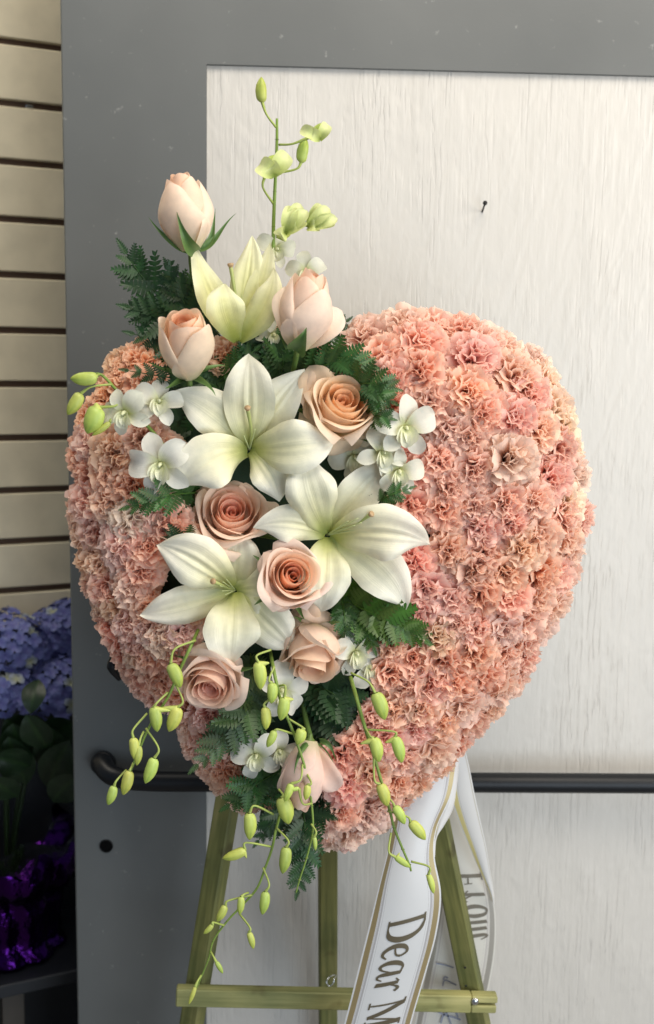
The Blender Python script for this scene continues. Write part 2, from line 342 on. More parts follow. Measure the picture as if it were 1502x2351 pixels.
beam(968,1700,1088,2290,.075,.085,50,.022,'leg',MW,0.001,-.35)
beam(752,1700,753,2290,.13,.20,46,.018,'leg',MW,0.001,0.12)
cb=beam(405,2285,1139,2301,.062,.062,45,.016,'crossbar',MWX)
def crossbar_fix():
    a_=P(405,2285,.062); b_=P(1139,2301,.062); d=(b_-a_); L=d.length; d.normalize()
    me=M(); w=46*PX(.062)/2
    for (x0,x1,z0,z1) in ((-L/2,L/2-.034,-w,w),(L/2-.0338,L/2-.0006,-w+.0003,-.0012),(L/2-.0338,L/2+.0004,.0022,w-.0004)):
        box(me,((x0+x1)/2,0,(z0+z1)/2),((x1-x0)/2,0,0),(0,.008,0),(0,0,(z1-z0)/2),.0016)
    old=cb.data; cb.data=me.mesh('crossbar',MWX,False)
    up_=Vector((0,-1,0)).cross(d); up_=-up_ if up_.z<0 else up_
    cb.matrix_basis=Matrix.Translation((a_+b_)/2-easel.location)@Matrix(((d.x,0,up_.x),(d.y,1,up_.y),(d.z,0,up_.z))).to_4x4()
crossbar_fix()
def dome(c, r, n=14, k=6, depth=.5):
    m=M(); V=[arr(c)+[0,-r*depth,0]]; 
    for j in range(1,k+1):
        t=j/k*math.pi/2
        V += [arr(c)+[r*math.sin(t)*math.cos(a),-r*depth*math.cos(t),r*math.sin(t)*math.sin(a)] for a in np.linspace(0,2*math.pi,n,endpoint=False)]
    f=[(0,1+i,1+(i+1)%n) for i in range(n)]+[(1+(j*n)+i,1+(j*n)+(i+1)%n,1+(j+1)*n+(i+1)%n,1+(j+1)*n+i) for j in range(k-1) for i in range(n)]
    m.add(V,f); return m
child(dome(P(1091,2300,.0535),9.5*PX(.054)),'bolt_head',MCHR,easel,True)
child(dome(P(1070,2264,.070),3*PX(.07),depth=.2),'screw',MNAIL,easel,True)
child(dome(P(1068,2222,.070),3*PX(.07),depth=.2),'screw',MNAIL,easel,True)
m=M(); tube(m,[P(770,2238,.18),P(757,2243,.17),P(750,2255,.165),P(756,2264,.165),P(765,2258,.165),P(768,2246,.168),P(773,2240,.18)],.0008,6,30); child(m,'wire_loop',MCHR,easel,True)
# ------------------------------------------------------------------ heart: outline, dome, carnations
OUT = [(600,770),(700,790),(770,765),(850,728),(950,706),(1050,716),(1130,742),(1205,792),(1272,858),(1315,940),(1345,1030),(1358,1120),(1358,1190),(1347,1260),(1322,1345),(1290,1435),(1240,1532),(1180,1622),(1110,1703),(1040,1775),(960,1850),(900,1910),(820,1965),(740,1972),(690,1955),(600,1900),(520,1850),(452,1790),(418,1730),(372,1648),(312,1600),(266,1520),(226,1450),(188,1350),(165,1250),(152,1180),(154,1100),(152,1030),(168,960),(200,890),(240,815),(300,775),(400,760),(500,750)]
OA = np.array(OUT,float)
def outl(x,y):
    a_=OA; b_=np.roll(OA,-1,0); p=np.array([x,y]); ab=b_-a_; t=np.clip(((p-a_)*ab).sum(1)/(ab**2).sum(1),0,1); q=a_+ab*t[:,None]; dd=np.linalg.norm(p-q,axis=1); i=dd.argmin()
    e=ab[i]/np.linalg.norm(ab[i]); n=np.array([e[1],-e[0]]); inside=((p-q[i])@n)<0
    return (dd[i] if inside else -dd[i]), n
def heart(x,y):
    d,n=outl(x,y); t=max(0,min((d-24)/150,1))
    Y=.028-.105*math.sqrt(max(0,1-(1-t)**2)); ph=(1-t)**1.2*R_(64)
    nv=Vector((n[0]*math.sin(ph),-math.cos(ph),-n[1]*math.sin(ph))); return Y,nv,d
# foam body
fm=M(); rings=[]; cx,cy=740,1290
for s_,Y in ((.93,.05),(.93,.03),(.90,0.0),(.79,-.030),(.60,-.048),(.35,-.055),(.02,-.056)):
    rings.append([arr(P(cx+(x-cx)*s_,cy+(y-cy)*s_+(0),Y)) for x,y in OUT])
nn=len(OUT); V=[p for r in rings for p in r]
fm.add(V,[(j*nn+i,j*nn+(i+1)%nn,(j+1)*nn+(i+1)%nn,(j+1)*nn+i) for j in range(len(rings)-1) for i in range(nn)]+[tuple(range(nn))])
tag(fm.obj('floral_foam',MFOAM,None,True,P(cx,cy,0)),'dark green foam heart glimpsed in the gaps under the carnations','flower foam')
m=M(); tube(m,[P(262,1500,.05),P(258,1530,.05),P(275,1560,.055)],[.003,.007,.003],10,16); tag(m.obj('foam_holder',MBLK,None,True,P(262,1530,.05)),'black plastic holder edge peeking out behind the left side of the heart','holder')
def carn_mesh(seed):
    r=np.random.default_rng(seed); m=M()
    layers=[(6,3,.74,1.04),(6,23,.68,1.0),(5,42,.62,1.0),(5,58,.52,.96),(4,73,.44,.92),(3,86,.34,.86)]
    nu,nv=21,9
    for li,(n,el,wid,rad) in enumerate(layers):
        off=r.uniform(0,6.28)
        for k in range(n):
            a=off+k*2*math.pi/n+r.normal(0,.18); e=R_(el+r.normal(0,7)); L=rad*r.uniform(.90,1.06); wd=wid*r.uniform(.85,1.15)
            u=np.linspace(-1,1,nu); v=np.linspace(0,1,nv)**.8; U,V=np.meshgrid(u,v)
            tip=np.array([L*math.cos(e), L*.64*math.sin(e)+.02]); base=np.array([0,-.62]); c1=np.array([.12*math.cos(e),-.15]); c2=tip*np.array([.72,.8])+np.array([-.08,-.02+.10*math.cos(e)])
            zig=1-.030*(np.arange(nu)%2)[None,:]*(V>.9)-.07*np.abs(U)**3*V
            t=V*zig*(1-.10*r.random((1,nu))*(V>.6)); t=np.clip(t,0,1)
            b0,b1,b2,b3=(1-t)**3,3*(1-t)**2*t,3*(1-t)*t*t,t**3
            X0=b0*base[0]+b1*c1[0]+b2*c2[0]+b3*tip[0]; Z0=b0*base[1]+b1*c1[1]+b2*c2[1]+b3*tip[1]
            dx=np.gradient(X0,axis=0); dz=np.gradient(Z0,axis=0); q=np.sqrt(dx*dx+dz*dz)+1e-9; nx,nz=-dz/q,dx/q
            lat=wd*(V**.75)*U*(1-.10*V*U*U)
            f1=r.uniform(1.1,1.8); p1=r.uniform(0,6.28); p2=r.uniform(0,6.28); f2=r.uniform(2.4,3.4)
            wv=V**1.6*(.125*np.sin(U*f1*math.pi+p1)+.042*np.sin(U*f2*math.pi+p2+V))
            lat=lat+.05*V**2*np.sin(U*f1*2*math.pi+p2)
            curl=r.uniform(-.05,.16)*np.clip(V-.7,0,1)/.3
            X=X0+nx*(wv-curl)-.35*lat*lat*(1 if li<4 else .2); Z=Z0+nz*(wv-curl)
            ca,sa=math.cos(a),math.sin(a)
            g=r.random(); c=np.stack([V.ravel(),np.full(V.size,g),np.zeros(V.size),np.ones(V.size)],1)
            m.add(np.stack([(X*ca-lat*sa).ravel(),(X*sa+lat*ca).ravel(),Z.ravel()],1),grid_faces(nu,nv),c)
    return m.mesh('carnation',MC,True)
CM=[carn_mesh(100+i) for i in range(9)]
PT=dict(p=(.95,.62,.52),s=(.98,.60,.45),k=(.97,.57,.49),c=(.98,.78,.66),a=(.98,.68,.55),o=(.97,.60,.39),b=(.98,.73,.64))
TONE=dict(p='dusty pink',s='salmon',k='rose pink',c='cream peach',a='apricot',o='orange peach',b='blush')
CR=[(835,762,54,'b'),(925,738,50,'b'),(1000,735,46,'a'),(1068,745,44,'a'),(1120,768,46,'c'),(1165,785,44,'c'),(964,790,54,'s'),(1085,821,52,'k'),(881,828,50,'s'),(901,872,46,'k'),(964,852,50,'s'),(1178,866,54,'a'),(1234,828,46,'b'),(1266,868,44,'c'),(1075,900,52,'s'),(1210,910,48,'k'),(1282,928,50,'c'),(1300,968,46,'c'),(988,921,54,'p'),(898,925,50,'k'),(1109,952,52,'s'),(1182,960,46,'k'),(1033,984,50,'p'),(1075,1000,46,'p'),(1172,1055,58,'b'),(1280,1032,48,'k'),(1324,1022,42,'c'),(1003,1057,50,'a'),(1088,1074,50,'p'),(1262,1100,48,'k'),(1332,1088,44,'c'),(955,1084,46,'k'),(1030,1112,50,'p'),(1235,988,46,'a'),
(940,1160,48,'s'),(1019,1166,50,'s'),(1090,1165,50,'p'),(1158,1150,50,'a'),(1224,1150,46,'a'),(1312,1155,50,'c'),(1344,1195,40,'a'),(1285,1185,46,'a'),(1102,1212,50,'p'),(1170,1195,48,'s'),(1234,1228,50,'a'),(1196,1260,50,'a'),(1312,1232,46,'a'),(1033,1264,52,'s'),(950,1288,50,'k'),(1109,1262,48,'p'),(1318,1275,44,'b'),(1090,1305,50,'p'),(1158,1316,50,'s'),(1234,1318,50,'o'),(1290,1325,46,'a'),(1320,1325,34,'b'),(974,1348,52,'k'),(1100,1362,50,'s'),(1165,1365,50,'s'),(1228,1372,48,'a'),(1280,1392,46,'b'),(1035,1376,48,'p'),(958,1402,50,'k'),(1045,1422,46,'p'),(1199,1418,52,'a'),(1150,1444,48,'c'),(1252,1440,46,'b'),(1000,1455,50,'a'),(1090,1434,46,'p'),(1206,1470,48,'a'),(900,1480,50,'s'),(950,1510,48,'s'),(1016,1510,50,'s'),(1088,1496,50,'s'),(1155,1500,48,'a'),(1215,1515,44,'a'),(895,1540,46,'s'),(930,1568,46,'p'),(1100,1550,50,'s'),(1040,1560,48,'s'),(1150,1570,52,'a'),(1190,1575,42,'b'),(988,1570,48,'p'),(1061,1612,54,'c'),(1130,1630,48,'a'),(964,1620,48,'p'),(905,1620,46,'s'),(1092,1665,46,'a'),(1010,1650,46,'s'),(955,1668,46,'p'),(862,1645,42,'k'),(880,1690,50,'k'),(990,1715,56,'c'),(1060,1712,46,'a'),(1020,1765,40,'a'),(925,1735,46,'p'),(832,1700,46,'s'),(784,1735,48,'k'),(795,1800,48,'k'),(848,1775,48,'s'),(905,1790,46,'s'),(965,1805,48,'a'),(985,1765,42,'a'),(925,1855,42,'a'),(840,1862,52,'b'),(785,1855,46,'s'),(885,1840,44,'b'),(825,1915,48,'b'),(770,1935,40,'b'),(745,1885,44,'b'),(875,1895,40,'b'),(735,1925,34,'s'),(800,1945,32,'b'),
(920,1210,44,'s'),(915,1040,40,'k'),(820,850,40,'s')]
CL=[(280,830,48,'o'),(322,815,46,'o'),(290,868,46,'o'),(335,885,46,'s'),(236,905,46,'o'),(196,955,44,'o'),(240,945,42,'o'),(178,1048,48,'s'),(208,1015,48,'b'),(268,1036,52,'o'),(330,1008,48,'p'),(262,1085,50,'o'),(305,1115,48,'o'),(192,1098,46,'s'),(205,1158,52,'a'),(255,1155,46,'a'),(310,1190,54,'b'),(355,1172,46,'b'),(295,1225,50,'p'),(173,1170,40,'a'),(180,1228,44,'a'),(222,1222,46,'a'),(284,1268,52,'b'),(385,1206,48,'s'),(345,1255,48,'s'),(420,1240,44,'s'),(200,1290,46,'o'),(238,1292,46,'a'),(330,1310,48,'s'),(308,1345,48,'b'),(244,1350,48,'s'),(205,1352,38,'a'),(283,1392,50,'o'),(234,1412,46,'a'),(350,1400,46,'s'),(350,1440,48,'b'),(252,1452,48,'s'),(307,1428,48,'a'),(325,1470,46,'p'),(385,1462,48,'b'),(420,1450,44,'b'),(268,1492,44,'s'),(305,1506,46,'a'),(354,1502,46,'s'),(400,1500,40,'s'),(286,1540,40,'a'),(320,1556,46,'s'),(362,1552,46,'s'),(330,1594,42,'a'),(352,1612,44,'a'),(396,1602,46,'s'),(420,1560,42,'s'),(430,1625,46,'s'),(482,1640,48,'p'),(432,1668,46,'a'),(470,1682,48,'p'),(408,1650,34,'a'),(438,1716,42,'a'),(485,1722,46,'p'),(530,1690,46,'p'),(466,1762,42,'a'),(512,1775,46,'s'),(500,1812,36,'a'),(555,1850,40,'a'),(548,1790,42,'a'),(440,1400,38,'s'),(600,735,36,'o'),(515,800,38,'o'),(720,805,38,'p'),(645,1890,34,'s'),(700,1905,38,'s'),(600,1830,36,'s'),(380,1035,40,'p')]
ORD=['topmost','second','third','fourth','fifth','sixth','seventh','eighth','ninth','tenth','eleventh','twelfth','thirteenth','fourteenth','fifteenth','sixteenth','seventeenth','eighteenth','nineteenth','twentieth','twenty-first','twenty-second','twenty-third','twenty-fourth','twenty-fifth','twenty-sixth','twenty-seventh','twenty-eighth','twenty-ninth','thirtieth']
carn=[]
for side,lst in (('right',CR),('left',CL)):
    bands={}
    for it in lst:
        d=heart(it[0],it[1])[2]; b_=0 if d<48 else 1 if d<105 else 2 if d<170 else 3 if d<240 else 4
        bands.setdefault((b_,it[1]>1290),[]).append(it)
    for (b_,low),its in bands.items():
        its.sort(key=lambda i:i[1])
        for k,it in enumerate(its):
            where=['outer rim','ring just inside the rim','second ring inside the rim','third ring inside the rim','innermost ring'][b_]
            lab='%s carnation, %s %s half, %s, %s%s'%(TONE[it[3]],'lower' if low else 'upper',side,where,ORD[k],'' if k==0 else ' from top')
            carn.append((it,lab))
for i,((x,y,r,t),lab) in enumerate(carn):
    d0,n0=outl(x,y); k0=max(0,min(20,64-d0)); x-=n0[0]*k0; y-=n0[1]*k0
    Y,nv,d=heart(x,y)
    o=link('carnation',CM[rng.integers(len(CM))],None,P(x,y,Y))
    nv=(nv+Vector(rng.normal(0,.13,3))).normalized()
    q=nv.to_track_quat('Z','X'); o.rotation_mode='QUATERNION'; o.rotation_quaternion=q@Matrix.Rotation(rng.uniform(0,6.28),4,'Z').to_quaternion()
    s_=r*PX(Y)*1.36; o.scale=(s_,s_*rng.uniform(.92,1.08),s_*rng.uniform(.95,1.15))
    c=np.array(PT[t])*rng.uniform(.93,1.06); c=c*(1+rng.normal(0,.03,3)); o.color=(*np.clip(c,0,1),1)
    tag(o,lab,'carnation','carnations covering the heart')
# ------------------------------------------------------------------ roses
def axis_matrix(loc, ax, spin=0.0):
    q=ax.normalized().to_track_quat('Z','X'); return Matrix.Translation(loc)@q.to_matrix().to_4x4()@Matrix.Rotation(spin,4,'Z')
ORANGE=(.96,.54,.32); PEACH=(.96,.71,.49); BLUSH=(.95,.79,.65); CREAM=(.90,.78,.60)
def rose(label, base, top, Yb, tilt, wpx, seed, kind='open', inner=PEACH, outer=BLUSH, spin=0.0, sepals=5, stem=None, sep_up=False, openness=1.0, core=ORANGE, guard=(), sep_px=()):
    """base/top: photo pixels of the flower's axis ends; tilt: how far the axis leans to the viewer"""
    r=np.random.default_rng(seed); pb=P(*base,Yb); H=0.0
    p1=P(*top,Yb); flat=(p1-pb); L=flat.length
    ax=Vector((flat.x,-L*tilt,flat.z)); H=ax.length; ax.normalize()
    root=empty('rose',pb,label,'rose','peach roses in the spray'); root.rotation_mode='QUATERNION'; root.matrix_basis=axis_matrix(pb,ax,spin)
    Rw=wpx*PX(Yb)/2*.99
    NP_={'open':19,'cup':15,'bud':11}[kind]
    for k in range(NP_):
        q=k/(NP_-1); m=M()
        a0=k*2.39996+r.normal(0,.12)
        if kind=='open':
            rt=Rw*(.07+.80*q**.95)*r.uniform(.95,1.05); span=math.pi*(.95-.50*q)*r.uniform(.88,1.08)
            zt=H*(.72+.28*min(q/.45,1)-.24*max(0,q-.6)/.4*openness)*r.uniform(.97,1.03)
            curl=max(0,q-.42)/.58; rb=.30*Rw*q+.02*Rw; belly=.92+.18*q
        elif kind=='cup':
            rt=Rw*(.08+.62*q**.9); span=math.pi*(.92-.42*q)*r.uniform(.92,1.05)
            zt=H*(.84+.14*min(q/.4,1)-.05*max(0,q-.6))*r.uniform(.98,1.02)
            curl=max(0,q-.6)/.4*.35; rb=.30*Rw*q+.02*Rw; belly=1.30
        else:
            rt=Rw*(.08+.52*q**.9); span=math.pi*(.90-.36*q)*r.uniform(.92,1.05)
            zt=H*(.95+.05*math.sin(min(q*1.5,1)*math.pi)-.05*max(0,q-.75)/.25*openness)*r.uniform(.96,1.03)
            curl=max(0,q-.75)/.25*.35*openness; rb=.30*Rw*q+.02*Rw; belly=1.75-.12*q
        nu,nv=21,18
        U,V=np.meshgrid(np.linspace(-1,1,nu),np.linspace(0,1,nv))
        ztop=zt*(1-.34*np.abs(U)**3*(.4+.6*q)+.035*q*np.exp(-(U/.22)**2))
        # profile radius along V
        prof=rb+(rt*belly-rb)*np.sin(np.clip(V/.58,0,1)*math.pi/2)
        prof=np.where(V>.58, rt*belly+(rt-rt*belly)*((V-.58)/.42)**1.6, prof)
        roll_=np.clip((V-.74)/.26,0,1)
        Rr=prof+curl*Rw*.30*roll_**1.5*(1+.35*np.cos(U*math.pi*1.2+k))
        Z=ztop*V-curl*H*.15*roll_**2.6*(1+.25*np.sin(U*3+k))
        # spiral: one side tucked in, other out; edges roll back into points
        Rr=Rr*(1+(.16-.09*q)*U*(V>.05)*V)+Rw*.012*np.sin(U*5+V*4+k*1.7)*V**2*(.5+q)
        edge=np.clip(np.abs(U)-.60,0,1)/.4
        Rr=Rr+Rw*.05*curl*edge**2*V**2
        Z=Z+Rw*.02*np.sin(U*6+k*2.1)*V**2*q
        A=a0+U*span*(1-.08*V-.30*q*V**2.5); ox,oy=r.normal(0,.035*Rw*(1-q),2)
        co=np.clip(q*1.25,0,1)
        c=cm3(core,inner,outer,np.full(U.size,min(1,q*1.7)),np.full(U.size,max(0,(q-.45)/.55)))
        ev=(V.ravel()**9)[:,None]*.45*(.4+.6*q); c[:,:3]=c[:,:3]*(1-ev)+np.array([.92,.76,.66])*ev
        gb=np.clip(1-V.ravel()*3.2,0,1)[:,None]*.7; c[:,:3]=c[:,:3]*(1-gb)+np.array([.70,.68,.38])*gb
        m.add(np.stack([(Rr*np.cos(A)+ox*V).ravel(),(Rr*np.sin(A)+oy*V).ravel(),Z.ravel()],1),grid_faces(nu,nv),c)
        me=m.mesh('petal',MP,True); link('petal',me,root)
    Mi=root.matrix_basis.inverted()
    for gi,(gx,gy,gw,gd) in enumerate(guard):
        a_=P(base[0],base[1],Yb+.004); t_=P(gx,gy,Yb+gd); f=Vector((0,-1,0)); m=M()
        c_=[Mi@a_,Mi@(a_*.75+t_*.25+f*.020),Mi@(a_*.25+t_*.75+f*.024),Mi@(t_+f*.002)]
        hv=(Mi.to_3x3()@Vector((0,-1,0))); blade(m,c_,gw*PX(Yb),hint=tuple(hv),prof='round',nu=17,nv=18,cup=.42,ruf=.05,rf=1.3,ph=gi*2+gx,twist=r.normal(0,.15),edgeback=.35,col=lambda U,V: cm3((.78,.70,.45),inner,outer,V*2.5,(V-.3)*1.8))
        link('petal',m.mesh('petal',MP),root)
    for si,(pts_,sw) in enumerate(sep_px):
        m=M(); hv=(Mi.to_3x3()@Vector((0,-1,0))); blade(m,[Mi@P(x,y,Yb-z) for x,y,z in pts_],sw*PX(Yb),hint=tuple(hv),prof='sepal',nu=5,nv=16,cup=.4,keel=.1,twist=.3,col=lambda U,V:cmix((.06,.13,.035),(.13,.22,.06),np.abs(U)))
        link('sepal',m.mesh('sepal',MG),root)
    # receptacle, sepals, stem
    g=(.13,.20,.05)
    m=M(); prof=[(0,.0),(.09,-.02),(.16,.0),(.20,.06),(.24,.12)]
    k_=14; V=[]
    for rr,z in ((.055,-.22),(.10,-.10),(.19,-.03),(.22,.04),(.20,.10)): V+=[[Rw*rr*math.cos(t),Rw*rr*math.sin(t),Rw*z*1.3] for t in np.linspace(0,2*math.pi,k_,endpoint=False)]
    m.add(V,[(j*k_+i,j*k_+(i+1)%k_,(j+1)*k_+(i+1)%k_,(j+1)*k_+i) for j in range(4) for i in range(k_)],np.tile((*g,1),(len(V),1)))
    link('hip',m.mesh('hip',MG),root)
    for k in range(sepals):
        a=k*2*math.pi/sepals+seed; ca,sa=math.cos(a),math.sin(a); q=Rw
        def pt(rad,z): return (ca*rad,sa*rad,z)
        if sep_up: ctrl=[pt(.12*q,-.02*q),pt(.85*q,.15*q),pt((1.08+.25*r.random())*q,.75*q),pt((1.15+.4*r.random())*q,(1.15+.25*r.random())*q)]
        else: ctrl=[pt(.12*q,-.02*q),pt(.7*q,.05*q),pt(1.15*q,.15*q),pt(1.35*q,(-.2+.7*r.random())*q)]
        m=M(); blade(m,ctrl,.17*q,hint=(ca*.2,sa*.2,-1) if True else 0,prof='sepal',nu=5,nv=12,cup=-.5,col=lambda U,V:cmix((.06,.13,.035),(.13,.22,.06),np.abs(U)))
        link('sepal',m.mesh('sepal',MG),root)
    if stem:
        m=M(); inv=root.matrix_basis.inverted(); pts=[Vector((0,0,-.1*Rw))]+[inv@P(x,y,Y) for x,y,Y in stem]
        tube(m,pts,[.0032,.0028],8,14,(.12,.20,.05,1)); link('stem',m.mesh('stem',MG),root)
    return root
rose('tall closed peach rose bud, highest rose of the spray, in front of the grey door',(437,574),(414,404),-.075,.18,136,11,'bud',(.95,.74,.55),(.95,.81,.66),.6,0,[(445,640,-.06),(480,800,-.03)],True,.6,ORANGE,(),[([(448,578,.012),(432,560,.040),(418,530,.040),(406,486,.036)],17),([(430,575,.0),(395,560,.01),(362,530,.01),(341,498,.0)],9),([(458,572,.0),(500,560,.0),(505,520,.0),(543,489,.0)],9),([(470,568,.0),(492,552,.0),(490,520,.0),(495,478,.0)],9)])
rose('half open cream peach rose under the fern, left of the lily bud',(434,862),(428,728),-.10,.62,140,12,'cup',(.92,.58,.36),(.90,.77,.60),2.0,5,[(440,930,-.04)],False,1.2)
rose('blush rose bud leaning right with one petal flaring to the right',(684,800),(718,628),-.095,.30,130,13,'bud',(.95,.70,.52),(.95,.80,.67),4.3,0,[(668,880,-.04)],True,1.1,ORANGE,[(786,716,34,.0),(650,660,36,.0)],[([(680,806,.01),(690,790,.036),(698,772,.040),(704,752,.038)],24),([(662,800,.0),(645,760,.01),(640,720,.01),(643,680,.0)],8)])
rose('large golden peach open rose above the orchid cluster, right of the topmost open lily',(770,965),(792,902),-.075,1.25,172,14,'open',(.96,.68,.40),(.94,.76,.58),1.2,5,None,False,1.0,(.95,.58,.32),[(708,842,44,.0),(690,945,40,.0),(862,930,52,.004),(800,1035,52,.004)])
rose('salmon hearted open rose between the upper and the lower left lily',(530,1205),(538,1150),-.050,1.35,180,15,'open',(.96,.66,.49),(.95,.78,.64),3.1,5,None,False,1.0,(.96,.52,.38),[(446,1118,58,.006),(618,1128,58,.008),(566,1252,52,.012),(478,1232,46,.010)])
rose('peach open rose with tight swirl left of the right lily\'s lower petals',(660,1335),(678,1298),-.095,2.0,152,16,'open',(.95,.62,.40),(.94,.76,.68),5.0,5,None,False,.8,(.96,.52,.34),[(606,1268,34,.0),(678,1392,44,.0),(625,1370,36,.004)])
rose('pink peach open rose below the lower left lily, beside hanging green buds',(494,1535),(480,1566),-.085,2.4,150,17,'open',(.96,.68,.53),(.95,.77,.65),.4,5,None,False,1.0,(.95,.56,.44),[(416,1532,46,.006),(560,1540,44,.006),(490,1468,54,.008)])
rose('peach open rose nodding down, right of the lower left lily\'s lowest petals',(724,1440),(714,1525),-.075,.95,146,18,'open',(.95,.68,.48),(.94,.76,.62),2.6,5,None,False,.8,(.96,.62,.42),[(672,1400,56,.004),(740,1398,52,.004),(796,1476,42,.006),(735,1566,34,.0)])
rose('pale pink rose bud hanging upside down near the bottom of the spray',(712,1700),(690,1842),-.10,.25,118,19,'bud',(.94,.64,.50),(.94,.76,.67),1.9,3,[(700,1640,-.07),(690,1560,-.05)],True,1.2,ORANGE,[(776,1812,30,-.012),(652,1818,34,.0)],[([(735,1700,.0),(756,1702,.01),(764,1720,.01),(772,1748,.0)],8)])
# ------------------------------------------------------------------ lilies
LC=lambda U,V: cm3((.44,.50,.12),(.82,.80,.44),(.90,.89,.76),np.clip(V*3.0,0,1),np.clip((V-.22+.25*np.abs(U))*1.5,0,1))
LC2=lambda U,V: cm3((.46,.54,.12),(.74,.74,.24),(.84,.83,.56),V*2.2,(V-.25+.35*np.abs(U))*1.3)
def lily(label, c, Yc, petals, stigma=None, stamens=(), group='white lilies in the spray', LC=LC):
    root=empty('lily',P(*c,Yc),label,'lily',group); o3=root.location; W_=PX(Yc)
    rl=np.random.default_rng(int(c[0]))
    for (tx,ty,w,fw,tipY,bx,by,tw) in petals:
        tw+=rl.normal(0,.16); kk=rl.uniform(.0,.075); rf_=rl.uniform(.07,.16); ed=rl.uniform(.15,.45)
        p0=P(c[0]+(tx-c[0])*.03,c[1]+(ty-c[1])*.03,Yc)-o3
        p1=P(c[0]+(tx-c[0])*.30+bx*.6,c[1]+(ty-c[1])*.30+by*.6,Yc-fw)-o3
        p2=P(c[0]+(tx-c[0])*.72+bx,c[1]+(ty-c[1])*.72+by,Yc-fw*1.35)-o3
        p3=P(tx,ty,Yc-tipY)-o3
        m=M(); blade(m,[p0,p1,p2,p3],w*1.0*W_,prof='lily',nu=31,nv=34,cup=.22,keel=kk,ruf=rf_,rf=rl.uniform(1.1,2.2),ph=tx*.1,twist=tw,edgeback=ed,col=LC,rib=.010)
        link('petal',m.mesh('petal',ML),root)
    if stigma:
        (sx,sy,sY,r_)=stigma; m=M(); e=P(sx,sy,sY)-o3; mid=P((c[0]+sx)/2+6,(c[1]+sy)/2+4,(Yc+sY)/2-.004)-o3
        tube(m,[P(c[0],c[1],Yc+.004)-o3,mid,e],[.0016,.0014,.0022],8,16,(.52,.58,.22,1)); pi=link('pistil',m.mesh('pistil',ML),root)
        m=M(); d=(e-mid).normalized(); tube(m,[e-d*.001,e+d*.002,e+d*.0035],[.0020,.0036,.0030],9,8,(.58,.40,.22,1)); link('stigma',m.mesh('stigma',ML),pi)
    for (sx,sy,sY) in stamens:
        m=M(); e=P(sx,sy,sY)-o3; mid=P((c[0]+sx)/2,(c[1]+sy)/2,(Yc+sY)/2-.004)-o3
        tube(m,[P(c[0],c[1],Yc+.003)-o3,mid,e],[.0011,.0008,.0005],6,12,(.66,.72,.38,1)); link('stamen',m.mesh('stamen',ML),root)
    return root
lily('cream lily seen from the side like a trumpet, high beside the tall rose bud',(545,788),-.060,[
 (580,542,38,.012,.0,6,0,.0),(620,556,30,.014,.004,14,10,.5),(443,556,36,.020,.012,-10,20,-.6),(628,614,36,.030,.016,24,20,.6),(470,640,28,.012,-.005,-8,5,.2),(515,652,42,.050,.036,-18,-8,.0)],(530,612,-.085,4),[(560,640,-.07)],LC=LC2)
lily('topmost of the three wide open white lilies, its stigma pointing up',(573,1032),-.075,[
 (700,850,52,.018,.006,-22,4,.1),(398,903,52,.020,.010,22,-22,-.2),(642,1152,44,.024,.018,14,-18,.2),(572,812,60,.030,.012,0,0,.0),(420,1114,62,.040,.026,-18,-26,-.1),(770,1010,60,.046,.030,-4,10,.1)],(569,940,-.118,4),[(560,1000,-.10),(586,985,-.10)])
lily('rightmost wide open white lily, over the right lobe carnations',(752,1228),-.080,[
 (897,1056,48,.018,.004,-14,4,.1),(583,1212,44,.024,.018,20,-28,.2),(930,1398,58,.026,.020,34,-26,-.2),(702,1044,58,.036,.018,-16,0,.0),(735,1402,60,.040,.024,4,10,.1),(988,1250,64,.048,.030,-4,-28,-.1)],(850,1182,-.128,4),[(830,1200,-.122),(838,1212,-.12),(815,1206,-.122),(800,1196,-.12),(822,1190,-.125)])
lily('lower left wide open white lily above the pink peach rose',(540,1355),-.078,[
 (545,1218,54,.014,.000,2,0,.1),(323,1410,46,.022,.016,-4,12,.2),(672,1486,56,.026,.018,10,12,-.1),(660,1382,54,.016,.006,-4,-22,.2),(362,1250,60,.040,.026,14,-14,-.1),(530,1520,64,.042,.026,-4,10,.05)],(492,1336,-.118,4),[(505,1345,-.115),(512,1336,-.116),(520,1330,-.115),(510,1357,-.112),(517,1366,-.11)])
